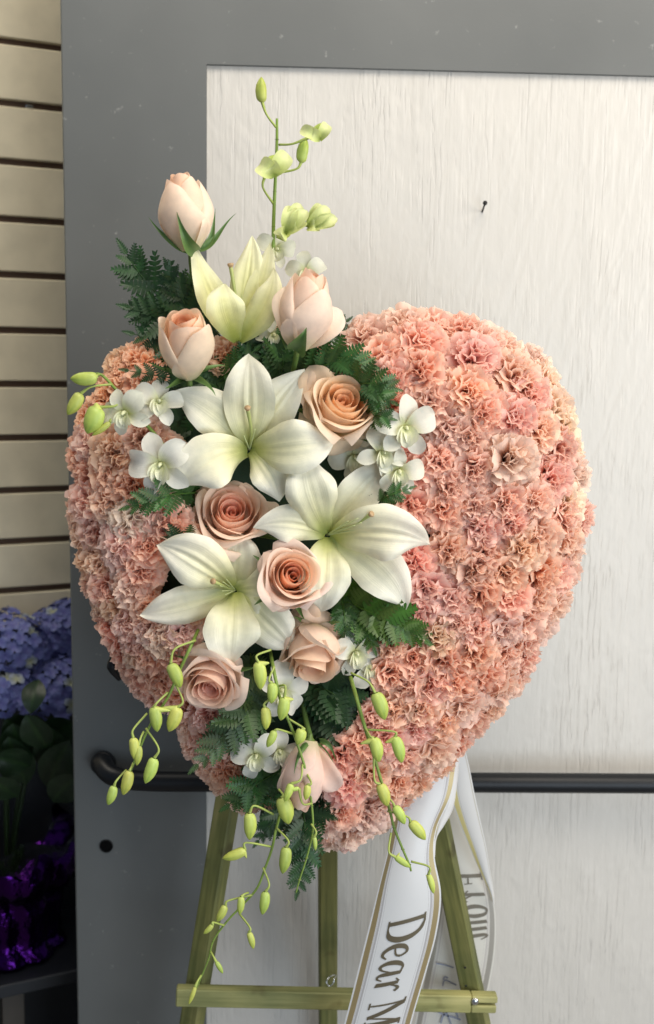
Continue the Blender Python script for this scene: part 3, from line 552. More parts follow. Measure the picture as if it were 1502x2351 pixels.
# ------------------------------------------------------------------ orchid sprays
GB=(.36,.45,.06); GT=(.52,.58,.15); WH=(.80,.80,.72)
def bud_mesh(m, c, L, W, ang, Y, spur=None, o3=Vector()):
    """bud with its base at the pedicel end; c = centre px, ang = pixel direction of the tip (deg, 0 = right, 90 = up)"""
    dx,dy=math.cos(R_(ang)),-math.sin(R_(ang)); b=P(c[0]-dx*L/2,c[1]-dy*L/2,Y)-o3; t=P(c[0]+dx*L/2,c[1]+dy*L/2,Y-.002)-o3
    ax=(t-b); Ln=ax.length; ax.normalize(); s=ax.cross(Vector((0,1,0))).normalized(); n=s.cross(ax); Wm=W*.95*PX(Y)/2
    nt_,nl=18,14; V=[];C=[]; hv=.85+.28*((c[0]*13+c[1]*7)%17)/17; hr=.88+.22*((c[0]*5+c[1]*11)%13)/13
    for j in range(nl):
        q=j/(nl-1); rr=Wm*np.interp(q,[0,.05,.18,.45,.68,.85,.95,1],[.42,.74,.94,1.0,.86,.54,.27,.03])
        bend=Wm*.35*math.sin(q*math.pi)*.6
        for i in range(nt_):
            a=i/nt_*2*math.pi; sm=((a*3+q*1.2)%(2*math.pi))-math.pi; rib=1-.13*math.exp(-(sm/.55)**2)*(1-.5*abs(2*q-1))
            p=b+ax*(Ln*q)+s*(rr*rib*math.cos(a)+bend*.5)+n*(rr*rib*math.sin(a)*.85); V.append(arr(p))
            f=1-math.exp(-(sm/.6)**2); k=(1-q)*.7
            C.append((GB[0]*(1-k)*(.72+.5*f)+GT[0]*k,GB[1]*(1-k)*(.82+.3*f)+GT[1]*k,GB[2]*(1-k)+GT[2]*k+.02*f,1)); C[-1]=tuple(x*y for x,y in zip(C[-1],(hv*hr,hv,hv,1))) if q<.93 else (.30,.30,.08,1)
    m.add(V,[(j*nt_+i,j*nt_+(i+1)%nt_,(j+1)*nt_+(i+1)%nt_,(j+1)*nt_+i) for j in range(nl-1) for i in range(nt_)],C)
    if spur is not None:
        sx,sy=spur; tube(m,[b+ax*Ln*.10,(b+ax*Ln*.02+(P(sx,sy,Y)-o3))/2+ax*Ln*.03,P(sx,sy,Y)-o3],[Wm*.62,Wm*.38,Wm*.12],8,9,(*GT,1))
def blossom(root, c, r, Y, rot, face=(0,-1,0), seed=0, green=.25, lipY=.012, squash=1.0):
    """five petals and a lip; r px; rot degrees of the top sepal (90 = up)"""
    o3=root.location; rr=np.random.default_rng(seed+int(c[0])); ce=P(*c,Y)-o3; W_=PX(Y)*1.13
    f=Vector(face).normalized(); xa=Vector((0,0,1)).cross(f)*-1; xa=Vector((1,0,0))-f*f.x; xa.normalize(); za=f.cross(xa)*1.0; za=-za if za.z<0 else za
    col=lambda U,V: cmix((GT[0]*.9+.1,GT[1]*.9+.08,GT[2]+.08),tuple(np.array(WH)*(1-green*.35)+np.array(GT)*green*.35),np.clip(V*2.3-green*.4,0,1))
    # lip
    m=M()
    for k,(dx,dz,w) in enumerate(((-.15,-.42,.22),(.15,-.42,.22),(0,-.55,.24))):
        p3=ce+(xa*dx+za*dz)*r*W_+f*.004; blade(m,[ce,ce+f*lipY*.7+xa*dx*r*W_*.3,ce+f*lipY+(xa*dx+za*dz*.6)*r*W_,p3],w*r*W_,hint=tuple(f),prof='round',nu=7,nv=9,cup=.6,col=lambda U,V: cmix((.62,.68,.30),(.84,.84,.66),V*1.5))
    tube(m,[ce-f*.002,ce+f*.006+za*.04*r*W_,ce+f*.011-za*.02*r*W_],[.0022,.0024,.0012],8,8,(.78,.80,.52,1))
    bl=link('blossom',m.mesh('blossom',MO),root)
    for k,(a,ln,w,fw) in enumerate(((90,1.0,.33,.2),(90+68,.98,.42,.28),(90-68,.98,.42,.28),(90+142,.92,.32,.12),(90-142,.92,.32,.12))):
        a=R_(a+rot-90+rr.normal(0,6)); d=xa*math.cos(a)+za*math.sin(a)*squash; Lm=ln*r*W_*rr.uniform(.92,1.05)
        m=M(); blade(m,[ce+d*Lm*.03,ce+d*Lm*.3+f*Lm*fw,ce+d*Lm*.7+f*Lm*(fw+rr.uniform(-.05,.12)),ce+d*Lm-f*Lm*rr.uniform(-.15,.25)],w*Lm,hint=tuple(f),prof='orchid' if k not in(1,2) else 'round',nu=9,nv=12,cup=rr.uniform(.1,.4),keel=.04,ruf=.04,rf=1.2,ph=k,twist=rr.normal(0,.25),col=col)
        link('petal',m.mesh('petal',MO),bl)
    return bl
def spray(label, stem, Y, buds=(), blooms=(), r0=4.2, r1=2.2, halves=()):
    """stem: px points (x,y[,Y]); buds: (x,y,len,wid,ang,attach x,y,[via x,y],[spur])"""
    pts=[P(p[0],p[1],p[2] if len(p)>2 else Y) for p in stem]; root=empty('orchid_spray',pts[0],label,'orchid spray','orchid sprays'); o3=root.location
    r0*=1.2; r1*=1.35; m=M(); tube(m,[p-o3 for p in pts],[r0*PX(Y),r1*PX(Y)],9,len(pts)*7,(.20,.30,.06,1)); 
    for p in pts[1:-1]: 
        tube(m,[p-o3+Vector((0,0,.0012)),p-o3,p-o3-Vector((0,0,.0012))],[.0002,(r0+1.2)*.8*PX(Y),.0002],8,7,(.16,.22,.05,1))
    link('stem',m.mesh('stem',MG),root)
    for bd in buds:
        x,y,L,W,ang,ax_,ay_=bd[:7]; via=bd[7] if len(bd)>7 else None; spur=bd[8] if len(bd)>8 else None
        Yb=Y-.006-.008*((x*7+y*3)%10)/10
        m=M(); bud_mesh(m,(x,y),L,W,ang,Yb,spur,o3); b_=link('bud',m.mesh('bud',MG),root)
        dx,dy=math.cos(R_(ang)),-math.sin(R_(ang)); e=P(x-dx*L*.49,y-dy*L*.49,Yb)-o3; s0=P(ax_,ay_,Y)-o3
        mid=(P(via[0],via[1],Yb)-o3) if via else (s0+e)/2+Vector((0,-.002,.002))
        m=M(); tube(m,[s0,mid,e],[2.8*PX(Y),2.3*PX(Y),4.0*PX(Y)],7,16,(.36,.44,.11,1)); link('pedicel',m.mesh('pedicel',MG),root)
    for i,bl in enumerate(blooms): blossom(root,*bl)
    return root
spray('tall upright orchid spray with green buds, reaching highest against the white panel',[(608,800,-.03),(622,700),(627,600),(628,520),(631,440),(634,380),(636,320),(636,272)],-.055,[
 (601,205,58,27,92,634,292,(612,262)),(733,298,48,24,40,641,332,(672,330),(690,302)),(697,344,58,28,80,634,398,(680,388)),(628,380,62,44,50,628,468,(604,430),(594,384)),
 (668,522,56,26,50,636,544,(655,552),(634,540)),(735,504,50,24,10,690,520,(705,516))],
 [((632,575),42,-.05,80,(.3,-1,.1),1,.4),((702,628),46,-.045,100,(.1,-1,.2),2,.3),((618,715),44,-.055,60,(.2,-1,.2),3,.2),((628,770),36,-.05,250,(.1,-1,.0),4,.2)])
spray('orchid spray arching out to the left over the left lobe',[(430,1090,-.04),(385,1035),(345,985),(300,935),(265,893),(235,862),(214,858)],-.095,[
 (192,868,62,34,182,228,860,(222,862)),(170,928,58,32,238,258,882,(210,888)),(212,965,66,48,248,270,900,(268,930),(220,925)),(232,985,52,16,215,262,950)],
 [((290,948),56,-.105,120,(-.3,-1,-.1),5,.35),((364,928),56,-.100,80,(.2,-1,.5),6,.15),((372,1068),72,-.105,105,(-.2,-1,0),7,.0),((420,1075),44,-.075,60,(.2,-1,.1),8,.1)])
spray('cluster of white orchid blossoms right of the golden peach rose',[(850,1120,-.04),(865,1080),(880,1040),(905,1000)],-.065,[],
 [((930,985),70,-.105,95,(.15,-1,.1),9,.15),((868,980),54,-.085,150,(-.2,-1,.1),10,.3),((876,1042),56,-.10,60,(.3,-1,.2),11,.25),((915,1082),54,-.10,300,(.1,-1,-.1),12,.3),((815,1050),56,-.066,120,(0,-1,0),13,.1)])
spray('orchid spray trailing down to the left past the black push bar\'s end',[(462,1430,-.06),(440,1480),(410,1545),(386,1600),(345,1665),(318,1725),(300,1770),(282,1800)],-.115,[
 (403,1552,60,34,293,450,1470,(402,1490)),(357,1652,58,32,278,385,1590,(362,1612),(392,1632)),(398,1652,60,36,250,404,1572,(420,1610),(372,1625)),(308,1720,52,26,275,338,1638,(306,1675)),(316,1735,46,22,265,330,1680),(344,1770,62,32,250,335,1672,(364,1718)),(290,1798,58,30,255,306,1752,(300,1765)),(255,1827,46,25,252,290,1768,(268,1792))],
 [((430,1490),48,-.07,150,(-.1,-1,.2),14,.3)],3.6,1.8)
spray('middle orchid spray hanging in front of the upside down rose bud',[(618,1480,-.06),(630,1545),(645,1610),(665,1660),(682,1705),(705,1780),(716,1850),(718,1910),(704,1970),(688,2020),(680,2050)],-.130,[
 (596,1552,64,34,275,622,1492,(590,1505),(618,1522)),(624,1592,48,28,268,630,1530,(618,1560)),(649,1628,54,32,260,640,1575,(655,1575),(674,1606)),(610,1650,52,27,272,640,1590,(608,1615)),(622,1697,42,22,245,672,1685,(640,1675)),(688,1692,38,30,255,662,1650,(698,1672)),(661,1820,44,22,250,695,1755,(690,1790)),(704,1820,36,20,262,704,1775,(715,1798)),(723,1937,32,12,275,715,1892,(726,1910)),(673,1812,28,12,190,716,1845,(695,1845))],
 [((645,1585),62,-.10,20,(.3,-1,.1),15,.0),((590,1735),58,-.095,110,(-.1,-1,.1),16,.05),((640,1725),46,-.09,20,(.2,-1,.2),17,.0)],3.8,1.2)
spray('lowest orchid spray, its thin tip crossing the left end of the crossbar',[(648,1850,-.09),(634,1905),(624,1950),(610,1990),(590,2040),(555,2080),(522,2115),(490,2160),(478,2205),(455,2260),(440,2295)],-.125,[
 (655,1862,64,42,285,640,1812,(650,1825)),(573,1898,62,34,270,628,1870,(585,1850)),(537,1962,56,28,200,622,1944,(565,1935),(566,1970)),(653,1976,62,32,262,634,1900,(662,1930)),(606,2074,54,27,262,604,1992,(618,2030)),(508,2098,42,22,242,580,2055,(525,2068)),(552,2080,42,20,265,570,2050),(478,2134,30,14,225,515,2125,(490,2118)),(577,2160,40,18,285,550,2098,(574,2130)),(504,2222,32,13,300,484,2186),(441,2286,44,12,250,462,2240)],[],3.0,1.3)
spray('right orchid spray hanging over the lower carnations to the ribbon',[(798,1530,-.06),(818,1600),(838,1670),(860,1740),(880,1810),(895,1860),(905,1900),(925,1950),(940,1985),(944,2000)],-.130,[
 (873,1622,66,38,290,806,1545,(845,1565)),(864,1722,58,34,282,838,1670,(850,1690),(828,1708)),(915,1722,62,32,285,842,1675,(905,1680),(885,1705)),(881,1826,54,32,288,858,1735,(860,1790)),(918,1872,48,26,300,880,1820,(900,1840)),(960,1908,54,30,310,890,1862,(935,1875)),(925,1980,42,18,325,898,1912,(893,1955),(918,1958)),(990,2030,46,18,285,944,1978,(985,1990),(978,2010))],
 [((815,1500),58,-.085,100,(.3,-1,.1),18,.1),((845,1530),50,-.08,300,(.3,-1,.1),19,.1)],4.2,1.8)
def half_open(root, base, tips, Y, w):
    o3=root.location; b0=P(*base,Y)-o3; bl=None
    for k,(x,y) in enumerate(tips):
        t=P(x,y,Y-.004-.003*(k%3))-o3; f=Vector((0,-.010-.004*(k%2),0)); m=M()
        blade(m,[b0,b0*.7+t*.3+f,b0*.3+t*.7+f,t],w*PX(Y),prof='round',nu=9,nv=12,cup=.5,keel=.05,twist=(k-1)*.25,col=lambda U,V: cmix((.50,.60,.16),(.74,.78,.40),V*1.2))
        if bl is None: bl=link('blossom',m.mesh('blossom',MO),root)
        else: link('petal',m.mesh('petal',MO),bl)
for o_ in [o for o in S.objects if o.get('label','').startswith('tall upright orchid spray')]:
    half_open(o_,(655,535),[(690,468),(672,474),(706,484),(700,508),(640,540)],-.066,18)
    half_open(o_,(706,522),[(738,470),(756,478),(775,502),(768,512),(730,524)],-.064,16)
    half_open(o_,(628,404),[(660,352),(596,378),(618,382)],-.068,22)
    half_open(o_,(735,322),[(752,285),(690,298),(712,306)],-.066,14)
# ------------------------------------------------------------------ fern fronds
def pinna_mesh(seed, deep):
    r=np.random.default_rng(seed); m=M(); n=8; V=[(0,0,0)];C=[(1.3,1.3,1.2,1)]
    for k in range(1,n+1): V.append((k/n*.97,0,-.015*k/n)); C.append((1.35,1.35,1.2,1))
    base=len(V)
    for sgn in (-1,1):
        st=len(V)
        for k in range(n):
            x=(k+.1)/n; wm=.27*np.interp(x,[0,.12,.35,.8,1],[.6,1,.9,.42,.05])*r.uniform(.92,1.08)
            a_=(x+.01,sgn*wm*(1-deep),.02); t_=(x+.115,sgn*wm,.012); b_=((k+1)/n,sgn*wm*(1-deep)*.9,.02)
            V+= [a_,t_,b_]; C+=[(1,1,1,1),(1,1.05,.95,1),(1,1,1,1)]
        f=[]
        for k in range(n):
            i=st+3*k; q=[k,i,i+1,i+2,k+1]; f.append(q if sgn<0 else q[::-1])
        m.f+= [tuple(x) for x in f]
    m.v=[np.array(V)]; m.c=[np.array(C)]; m.n=len(V)
    return m.mesh('leaflet',MF,False)
PIN=[pinna_mesh(i,.34) for i in range(4)]+[pinna_mesh(9+i,.22) for i in range(3)]
def frond(label, pts, wpx, Y, color=(.020,.060,.028), n=9, broad=False, curl=.45, group='fern fronds'):
    P3=[P(p[0],p[1],p[2] if len(p)>2 else Y) for p in pts]; root=empty('fern_frond',P3[0],label,'fern frond',group); o3=root.location
    r=np.random.default_rng(int(pts[0][0]*7+pts[0][1])); C=catmull([list(p-o3) for p in P3],40)
    m=M(); tube(m,[Vector(C[i]) for i in range(0,40,3)]+[Vector(C[-1])],[.0011,.0004],6,30,(1.6,1.5,1.0,1)); s=link('rachis',m.mesh('rachis',MF),root); s.color=(*color,1)
    for k in range(n):
        t=.10+.88*k/n; i=min(38,int(t*39)); c=Vector(C[i]); T=(Vector(C[i+1])-Vector(C[i])).normalized(); sd=T.cross(Vector((0,1,0))).normalized()
        for sg in (-1,1):
            L=1.14*wpx*PX(Y)*np.interp(t,[0,.15,.5,.8,1],[.85,1,.85,.5,.2])*r.uniform(.9,1.1); a=R_(50-12*t+r.normal(0,5))
            d=(T*math.cos(a)+sd*sg*math.sin(a)+Vector((0,curl*r.uniform(-.6,.5),0))).normalized(); nn_=Vector((r.normal(0,.25),-1,.35+r.normal(0,.25))); y=nn_.cross(d).normalized(); z=d.cross(y)
            o=link('leaflet',PIN[(4 if broad else 0)+r.integers(3)],root); o.color=(*[x*r.uniform(.85,1.15) for x in color],1)
            L2=L*(1.0); w_=L2*(1.5 if broad else 1.35)
            o.matrix_basis=Matrix(((d.x*L2,y.x*w_,z.x*L2,c.x),(d.y*L2,y.y*w_,z.y*L2,c.y),(d.z*L2,y.z*w_,z.z*L2,c.z),(0,0,0,1)))
    t=Vector(C[-1]); T=(Vector(C[-1])-Vector(C[-3])).normalized(); y=Vector((0,-1,.3)).cross(T).normalized(); z=T.cross(y); L=wpx*.45*PX(Y)
    o=link('leaflet',PIN[0],root); o.color=(*color,1); t=t-T*L*.3
    o.matrix_basis=Matrix(((T.x*L,y.x*L,z.x*L,t.x),(T.y*L,y.y*L,z.y*L,t.y),(T.z*L,y.z*L,z.z*L,t.z),(0,0,0,1)))
    return root
DK=(.026,.068,.027); MDG=(.040,.100,.030); BR=(.050,.118,.020); GY=(.060,.106,.046)
frond('dark fern frond pointing up left against the grey door',[(470,800,-.03),(400,715),(330,640),(284,572)],92,-.045,DK,8)
frond('short fern frond just left of the trumpet lily',[(480,800,-.03),(462,720),(450,640)],72,-.045,DK,6)
frond('fern frond fanned left under the highest fern, above the left lobe',[(480,820,-.03),(400,790),(300,765)],66,-.05,DK,7)
frond('fern frond pointing left below the half open cream rose',[(500,880,-.03),(400,868),(288,850)],56,-.085,DK,7)
frond('fern frond behind the leaning blush bud and the trumpet lily',[(600,880,-.03),(600,820),(610,765)],80,-.05,DK,6)
frond('fern frond reaching right beneath the leaning blush bud',[(680,880,-.03),(740,840),(822,832)],64,-.080,MDG,7)
frond('fern frond emerging right of the golden peach rose, over pink carnations',[(780,900,-.04),(840,880),(905,893)],72,-.108,MDG,7)
frond('small fern tip between the golden rose and the orchid cluster',[(830,955,-.06),(868,955),(900,962)],46,-.115,MDG,5)
frond('small fern tip above the right lily, below the orchid cluster',[(840,1170,-.05),(890,1140),(945,1120)],42,-.112,MDG,6)
frond('fern frond pointing left under the big left orchid blossom',[(470,1130,-.04),(380,1138),(290,1166)],62,-.105,MDG,7)
frond('dark fern between the left lobe and the salmon hearted rose',[(480,1260,-.03),(425,1235),(385,1235)],58,-.095,DK,5)
frond('dark fern left of the topmost open lily',[(470,1040,-.03),(430,975),(380,955)],80,-.05,DK,6)
frond('glossy bright green fern under the right lily, over the carnations',[(770,1370,-.05),(850,1405),(920,1432),(982,1474)],78,-.095,BR,9,True)
frond('bright fern frond hanging straight down right of the nodding rose',[(820,1385,-.06),(838,1430),(860,1492)],56,-.09,BR,7,True)
frond('bright fern frond hanging beside the nodding peach rose',[(785,1375,-.06),(792,1420),(800,1490)],42,-.09,MDG,7)
frond('broad dark fern right of the middle orchid spray',[(700,1560,-.05),(760,1590),(840,1640)],96,-.075,(.026,.062,.026),8,True)
frond('broad dark fern just above the upside down rose bud',[(690,1640,-.05),(750,1650),(810,1680)],84,-.072,(.026,.062,.026),7,True)
frond('grey green fern trailing down left over the lower left lobe',[(600,1570,-.05),(560,1640),(510,1700),(448,1762)],78,-.095,GY,9)
frond('grey green fern reaching left below the white orchid blossoms',[(660,1760,-.05),(590,1800),(520,1852)],74,-.085,MDG,8)
frond('dark fern left of the lowest orchid spray\'s top bud',[(690,1810,-.05),(640,1870),(590,1935)],58,-.085,DK,7)
frond('dark fern hanging down lowest, behind the middle orchid spray',[(690,1830,-.05),(700,1900),(695,1980),(682,2050)],70,-.095,DK,9)
frond('dark fern between the upside down bud and the bottom carnations',[(700,1830,-.05),(735,1870),(768,1850)],50,-.08,DK,5)
frond('grey green fern hanging between the two lower roses',[(575,1500,-.05),(580,1570),(575,1660)],62,-.08,GY,8)
frond('dark fern in the gap above the right lily\'s left petal',[(690,1020,-.04),(660,1090),(625,1170)],70,-.05,DK,7)
frond('dark fern behind the cream rose and the topmost open lily',[(560,960,-.03),(520,880),(500,820)],74,-.045,DK,6)
frond('dark fern in the gap beside the peach swirl rose',[(600,1230,-.04),(620,1260),(600,1300)],50,-.05,DK,4)
frond('dark fern peeking between the notch rose and the top carnations',[(700,850,-.02),(760,770),(800,735)],44,-.02,DK,5)
frond('mid green fern fanned up between the trumpet lily and the leaning bud',[(640,880,-.04),(650,830),(640,770)],70,-.055,MDG,6)
frond('mid green fern spread right of the leaning blush bud, upper of two',[(700,860,-.03),(770,822),(860,845)],76,-.085,MDG,7)
frond('mid green fern between the cream rose and topmost open lily, pointing right',[(480,890,-.03),(530,850),(590,800)],60,-.06,MDG,6)
frond('fern reaching down right from the golden rose to pink carnations',[(800,900,-.03),(850,900),(905,925)],60,-.108,MDG,6)
frond('dark fern frond pointing left, just below the highest frond\'s tip',[(480,770,-.03),(390,735),(290,705)],78,-.05,DK,7)
frond('dark fern frond rising between the highest frond and tall rose bud',[(470,790,-.03),(425,700),(385,612)],74,-.05,DK,7)
# salal style leaves lining the bed of the spray
lf=[]
for k,(x,y,a,L) in enumerate([(470,900,200,110),(520,960,120,100),(650,900,60,100),(700,1100,280,110),(660,1060,250,110),(620,1240,200,110),(480,1250,160,100),(600,1400,260,120),(680,1420,300,110),(620,1500,250,130),(560,1560,255,120),(760,1560,330,120),(700,1600,290,120),(640,1700,260,130),(690,1760,280,120),(780,1080,320,100),(860,1110,10,100),(440,1000,220,100),(450,1180,200,90),(590,860,100,90),(780,1330,300,110),(650,1820,250,110),(560,780,100,80),(740,850,30,90)]):
    Yl=-.038; c0=P(x,y,Yl); m=M(); dx,dy=math.cos(R_(a)),-math.sin(R_(a)); p=[Vector((0,0,0)),P(x+dx*L*.35,y+dy*L*.35,Yl-.012)-c0,P(x+dx*L*.7,y+dy*L*.7,Yl-.012)-c0,P(x+dx*L,y+dy*L,Yl)-c0]
    blade(m,p,L*.36*PX(Yl),prof='leaf',nu=9,nv=12,cup=.25,keel=.10,ruf=.04,col=lambda U,V: cmix((1.5,1.5,1.2),(1,1,1),np.abs(U)*5))
    o=m.obj('broad_leaf',MF,None,True,c0 if False else None); o.location=c0; o.color=(.014,.040,.022,1)
    lf.append((x,y,o))
LN=['left of the cream rose\'s base','under the topmost open lily, to its upper left','between the top lily and the blush bud','under the topmost lily, right side','between the topmost and right lily','left of the right lily\'s left petal','behind the salmon hearted rose, lower left','behind the lower left lily','behind the peach swirl rose','between the two lower roses, highest','between the two lower roses, lowest','right of the nodding rose\'s base','behind the middle orchid spray\'s top','above the upside down bud','behind the upside down bud','under the golden peach rose','under the orchid cluster','beside the big left orchid blossom','under the left fern tip','behind the cream rose and trumpet lily','under the right lily\'s lowest petal','below the low white orchid blossoms','behind the trumpet lily\'s base','right of the leaning blush bud']
for (x,y,o),ln in zip(lf,LN): tag(o,'dark broad leaf in the shade '+ln,'leaf','dark leaves lining the spray')
# ------------------------------------------------------------------ ribbons
def ribbon_mat(name, back=False):
    m,nt,b = mat(name); a=N_(nt,'ShaderNodeAttribute'); a.attribute_name='Col'; sp=N_(nt,'ShaderNodeSeparateColor'); L_(nt,a.outputs['Color'],sp.inputs[0])
    mm=N_(nt,'ShaderNodeMath',operation='SUBTRACT'); L_(nt,sp.outputs[0],mm.inputs[0]); mm.inputs[1].default_value=.5
    ab=N_(nt,'ShaderNodeMath',operation='ABSOLUTE'); L_(nt,mm.outputs[0],ab.inputs[0])
    w_=(.68,.69,.70); g=(.42,.33,.17) if not back else (.42,.40,.36); t=(.42,.41,.42) if not back else (.52,.50,.48)
    if back: w_=(.66,.65,.60)
    r=ramp(nt,ab.outputs[0],[(0,w_),(.318,t),(.324,w_),(.345,t),(.372,w_),(.382,t),(.388,w_),(.396,g),(.474,w_)],'CONSTANT')
    # beaded thread texture along the silver band
    L_(nt,r.outputs['Color'],b.inputs['Base Color']); b.inputs['Roughness'].default_value=.32; b.inputs['Sheen Weight'].default_value=.2
    n=noise(nt,1400,2,objvec(nt)); bump(nt,b,n.outputs['Fac'],.08,.0003)
    rg=ramp(nt,ab.outputs[0],[(0,(0,0,0)),(.396,(.5,.5,.5)),(.474,(0,0,0))],'CONSTANT'); L_(nt,rg.outputs['Color'],b.inputs['Metallic'])
    tr=N_(nt,'ShaderNodeBsdfTranslucent'); L_(nt,r.outputs['Color'],tr.inputs['Color']); mx=N_(nt,'ShaderNodeMixShader'); mx.inputs[0].default_value=.22
    L_(nt,b.outputs[0],mx.inputs[1]); L_(nt,tr.outputs[0],mx.inputs[2]); L_(nt,mx.outputs[0],nt.nodes['Material Output'].inputs['Surface']); return m
MR=ribbon_mat('satin_ribbon'); MRB=ribbon_mat('satin_ribbon_reverse',True)
MINK=plain('bronze_print',(.155,.130,.085),.35,.5); MINKG=plain('grey_show_through',(.15,.135,.105),.5)
MINKB=plain('grey_handwriting',(.26,.28,.36),.5)
m,nt,b=mat('satin_gold_edge'); a=N_(nt,'ShaderNodeAttribute'); a.attribute_name='Col'; sp=N_(nt,'ShaderNodeSeparateColor'); L_(nt,a.outputs['Color'],sp.inputs[0])
r=ramp(nt,sp.outputs[0],[(0,(.80,.80,.78)),(.06,(.84,.74,.34)),(.27,(.80,.80,.80)),(.31,(.60,.58,.54)),(.33,(.80,.80,.80)),(.90,(.62,.60,.55)),(.95,(.80,.80,.80))],'CONSTANT')
L_(nt,r.outputs['Color'],b.inputs['Base Color']); b.inputs['Roughness'].default_value=.3; tr=N_(nt,'ShaderNodeBsdfTranslucent'); L_(nt,r.outputs['Color'],tr.inputs['Color']); mx=N_(nt,'ShaderNodeMixShader'); mx.inputs[0].default_value=.35
L_(nt,b.outputs[0],mx.inputs[1]); L_(nt,tr.outputs[0],mx.inputs[2]); L_(nt,mx.outputs[0],nt.nodes['Material Output'].inputs['Surface']); MRG=m
class Rib:
    def __init__(s, rows, bulge=.004):
        s.L=catmull([list(P(a,b,Y)) for a,b,c,d,Y in rows],80); s.R=catmull([list(P(c,d,Y)) for a,b,c,d,Y in rows],80); s.b=bulge
        s.y=np.interp(np.linspace(0,1,80),np.linspace(0,1,len(rows)),[(r[1]+r[3])/2 for r in rows])
    def at(s,t,v,off=0):
        i=min(78.999,max(0,t*79)); k=int(i); u=i-k
        L=s.L[k]*(1-u)+s.L[k+1]*u; R=s.R[k]*(1-u)+s.R[k+1]*u; p=L*(1-v)+R*v
        T=s.L[k+1]-s.L[k]; n=np.cross(R-L,T); n/=np.linalg.norm(n)+1e-12
        if n[1]>0: n=-n
        return p+n*(s.b*math.sin(math.pi*v)+off)
    def t_of_y(s,y): return float(np.interp(y,s.y,np.linspace(0,1,80)))
    def mesh(s,name,mt,parent,nv=60,nr=90):
        m=M(); V=[];C=[]
        for j in range(nr):
            for i in range(nv): V.append(s.at(j/(nr-1),i/(nv-1))); C.append((i/(nv-1),j/(nr-1),0,1))
        m.add(V,grid_faces(nv,nr),C); return child(m,name,mt,parent,True)
# serif italic letters as pen strokes: (x, y, half width)
G={
'D':([[(.12,0,.010),(.40,0,.012)],[(.04,0,.018),(.30,0,.020)],[(.17,0,.055),(.30,.5,.055),(.42,1,.055)],[(.28,1,.018),(.62,1,.022)],[(.60,1,.022),(.86,.90,.05),(.98,.66,.075),(.92,.34,.075),(.70,.08,.05),(.42,0,.020),(.2,0,.016)]],1.05),
'e':([[(.12,.30,.016),(.45,.36,.020),(.58,.50,.030)],[(.58,.50,.030),(.52,.64,.030),(.38,.64,.030),(.20,.50,.055),(.10,.26,.065),(.18,.05,.05),(.34,.0,.028),(.52,.12,.014)]],.64),
'a':([[(.58,.62,.020),(.40,.64,.025),(.20,.48,.055),(.08,.22,.06),(.14,.02,.04),(.30,.08,.020),(.50,.34,.014)],[(.64,.64,.045),(.54,.30,.055),(.50,.06,.045),(.60,.0,.022),(.74,.14,.012)]],.78),
'r':([[(.04,.54,.012),(.20,.64,.020)],[(.24,.64,.045),(.16,.30,.055),(.08,.0,.055)],[(.16,.30,.014),(.34,.56,.02),(.48,.66,.035),(.56,.58,.040)]],.56),
'o':([[(.40,.65,.022),(.20,.52,.06),(.10,.26,.066),(.16,.04,.045),(.32,.0,.022),(.50,.12,.055),(.60,.38,.066),(.54,.60,.045),(.40,.65,.022)]],.70),
'm':([[(.04,.54,.012),(.20,.64,.020)],[(.24,.64,.045),(.16,.30,.055),(.08,.0,.055)],[(.16,.30,.014),(.34,.58,.024),(.50,.64,.040),(.48,.36,.055),(.38,.0,.055)],[(.46,.30,.014),(.64,.58,.024),(.80,.64,.040),(.80,.40,.055),(.70,.06,.05),(.78,.0,.022),(.92,.14,.012)]],.96),
'M':([[(-.06,0,.018),(.20,0,.018)],[(.07,0,.022),(.22,.5,.024),(.36,1,.026)],[(.22,1,.018),(.42,1,.02)],[(.38,1,.065),(.50,.5,.065),(.56,.02,.05)],[(.56,.02,.016),(.80,.52,.020),(1.08,1,.024)],[(1.08,1,.055),(.96,.5,.060),(.84,0,.060)],[(1.04,1,.018),(1.22,1,.018)],[(.70,0,.018),(1.0,0,.018)]],1.20),
'F':([[(.02,0,.018),(.36,0,.018)],[(.17,0,.055),(.30,.5,.055),(.42,1,.055)],[(.28,1,.018),(.96,1,.022)],[(.96,1,.024),(.90,.80,.012)],[(.30,.52,.020),(.64,.52,.020)],[(.70,.66,.014),(.60,.38,.014)]],.92),
'u':([[(.04,.54,.012),(.20,.64,.020)],[(.24,.64,.045),(.14,.22,.055),(.18,.02,.045),(.34,.02,.024),(.52,.30,.014)],[(.66,.64,.045),(.56,.30,.055),(.52,.06,.045),(.62,0,.022),(.76,.14,.012)]],.78),
}
PENW=1.35
def pen(m, pts, fmap, n=None):
    a=catmull([[p[0],p[1],p[2]] for p in pts], n or (4*len(pts))) if len(pts)>2 else np.array([[*p] for p in pts],float)
    xy=a[:,:2]; T=nrm(np.gradient(xy,axis=0)); Nn=np.stack([-T[:,1],T[:,0]],1); l=xy+Nn*a[:,2:3]*PENW; r=xy-Nn*a[:,2:3]*PENW
    V=[fmap(*q) for q in l]+[fmap(*q) for q in r]; k=len(l); m.add(V,[(i,i+1,k+i+1,k+i) for i in range(k-1)])
def write(rib, text, y0, v0, vs, ys, parent, mt, mirror=False, off=.0007, name='lettering', gap=.10):
    """letters run down the ribbon, their tops to the right (to the left on the reverse)"""
    pos=0.0
    for ch in text:
        if ch==' ': pos+=.28; continue
        st,adv=G[ch]; m=M()
        def fm(x,y,pos=pos):
            yy=y0+(pos+x)*ys; v=v0+(y*vs if not mirror else -y*vs)
            return rib.at(rib.t_of_y(yy),v,off)
        for s_ in st: pen(m,s_,fm)
        child(m,name,mt,parent,False); pos+=adv+gap
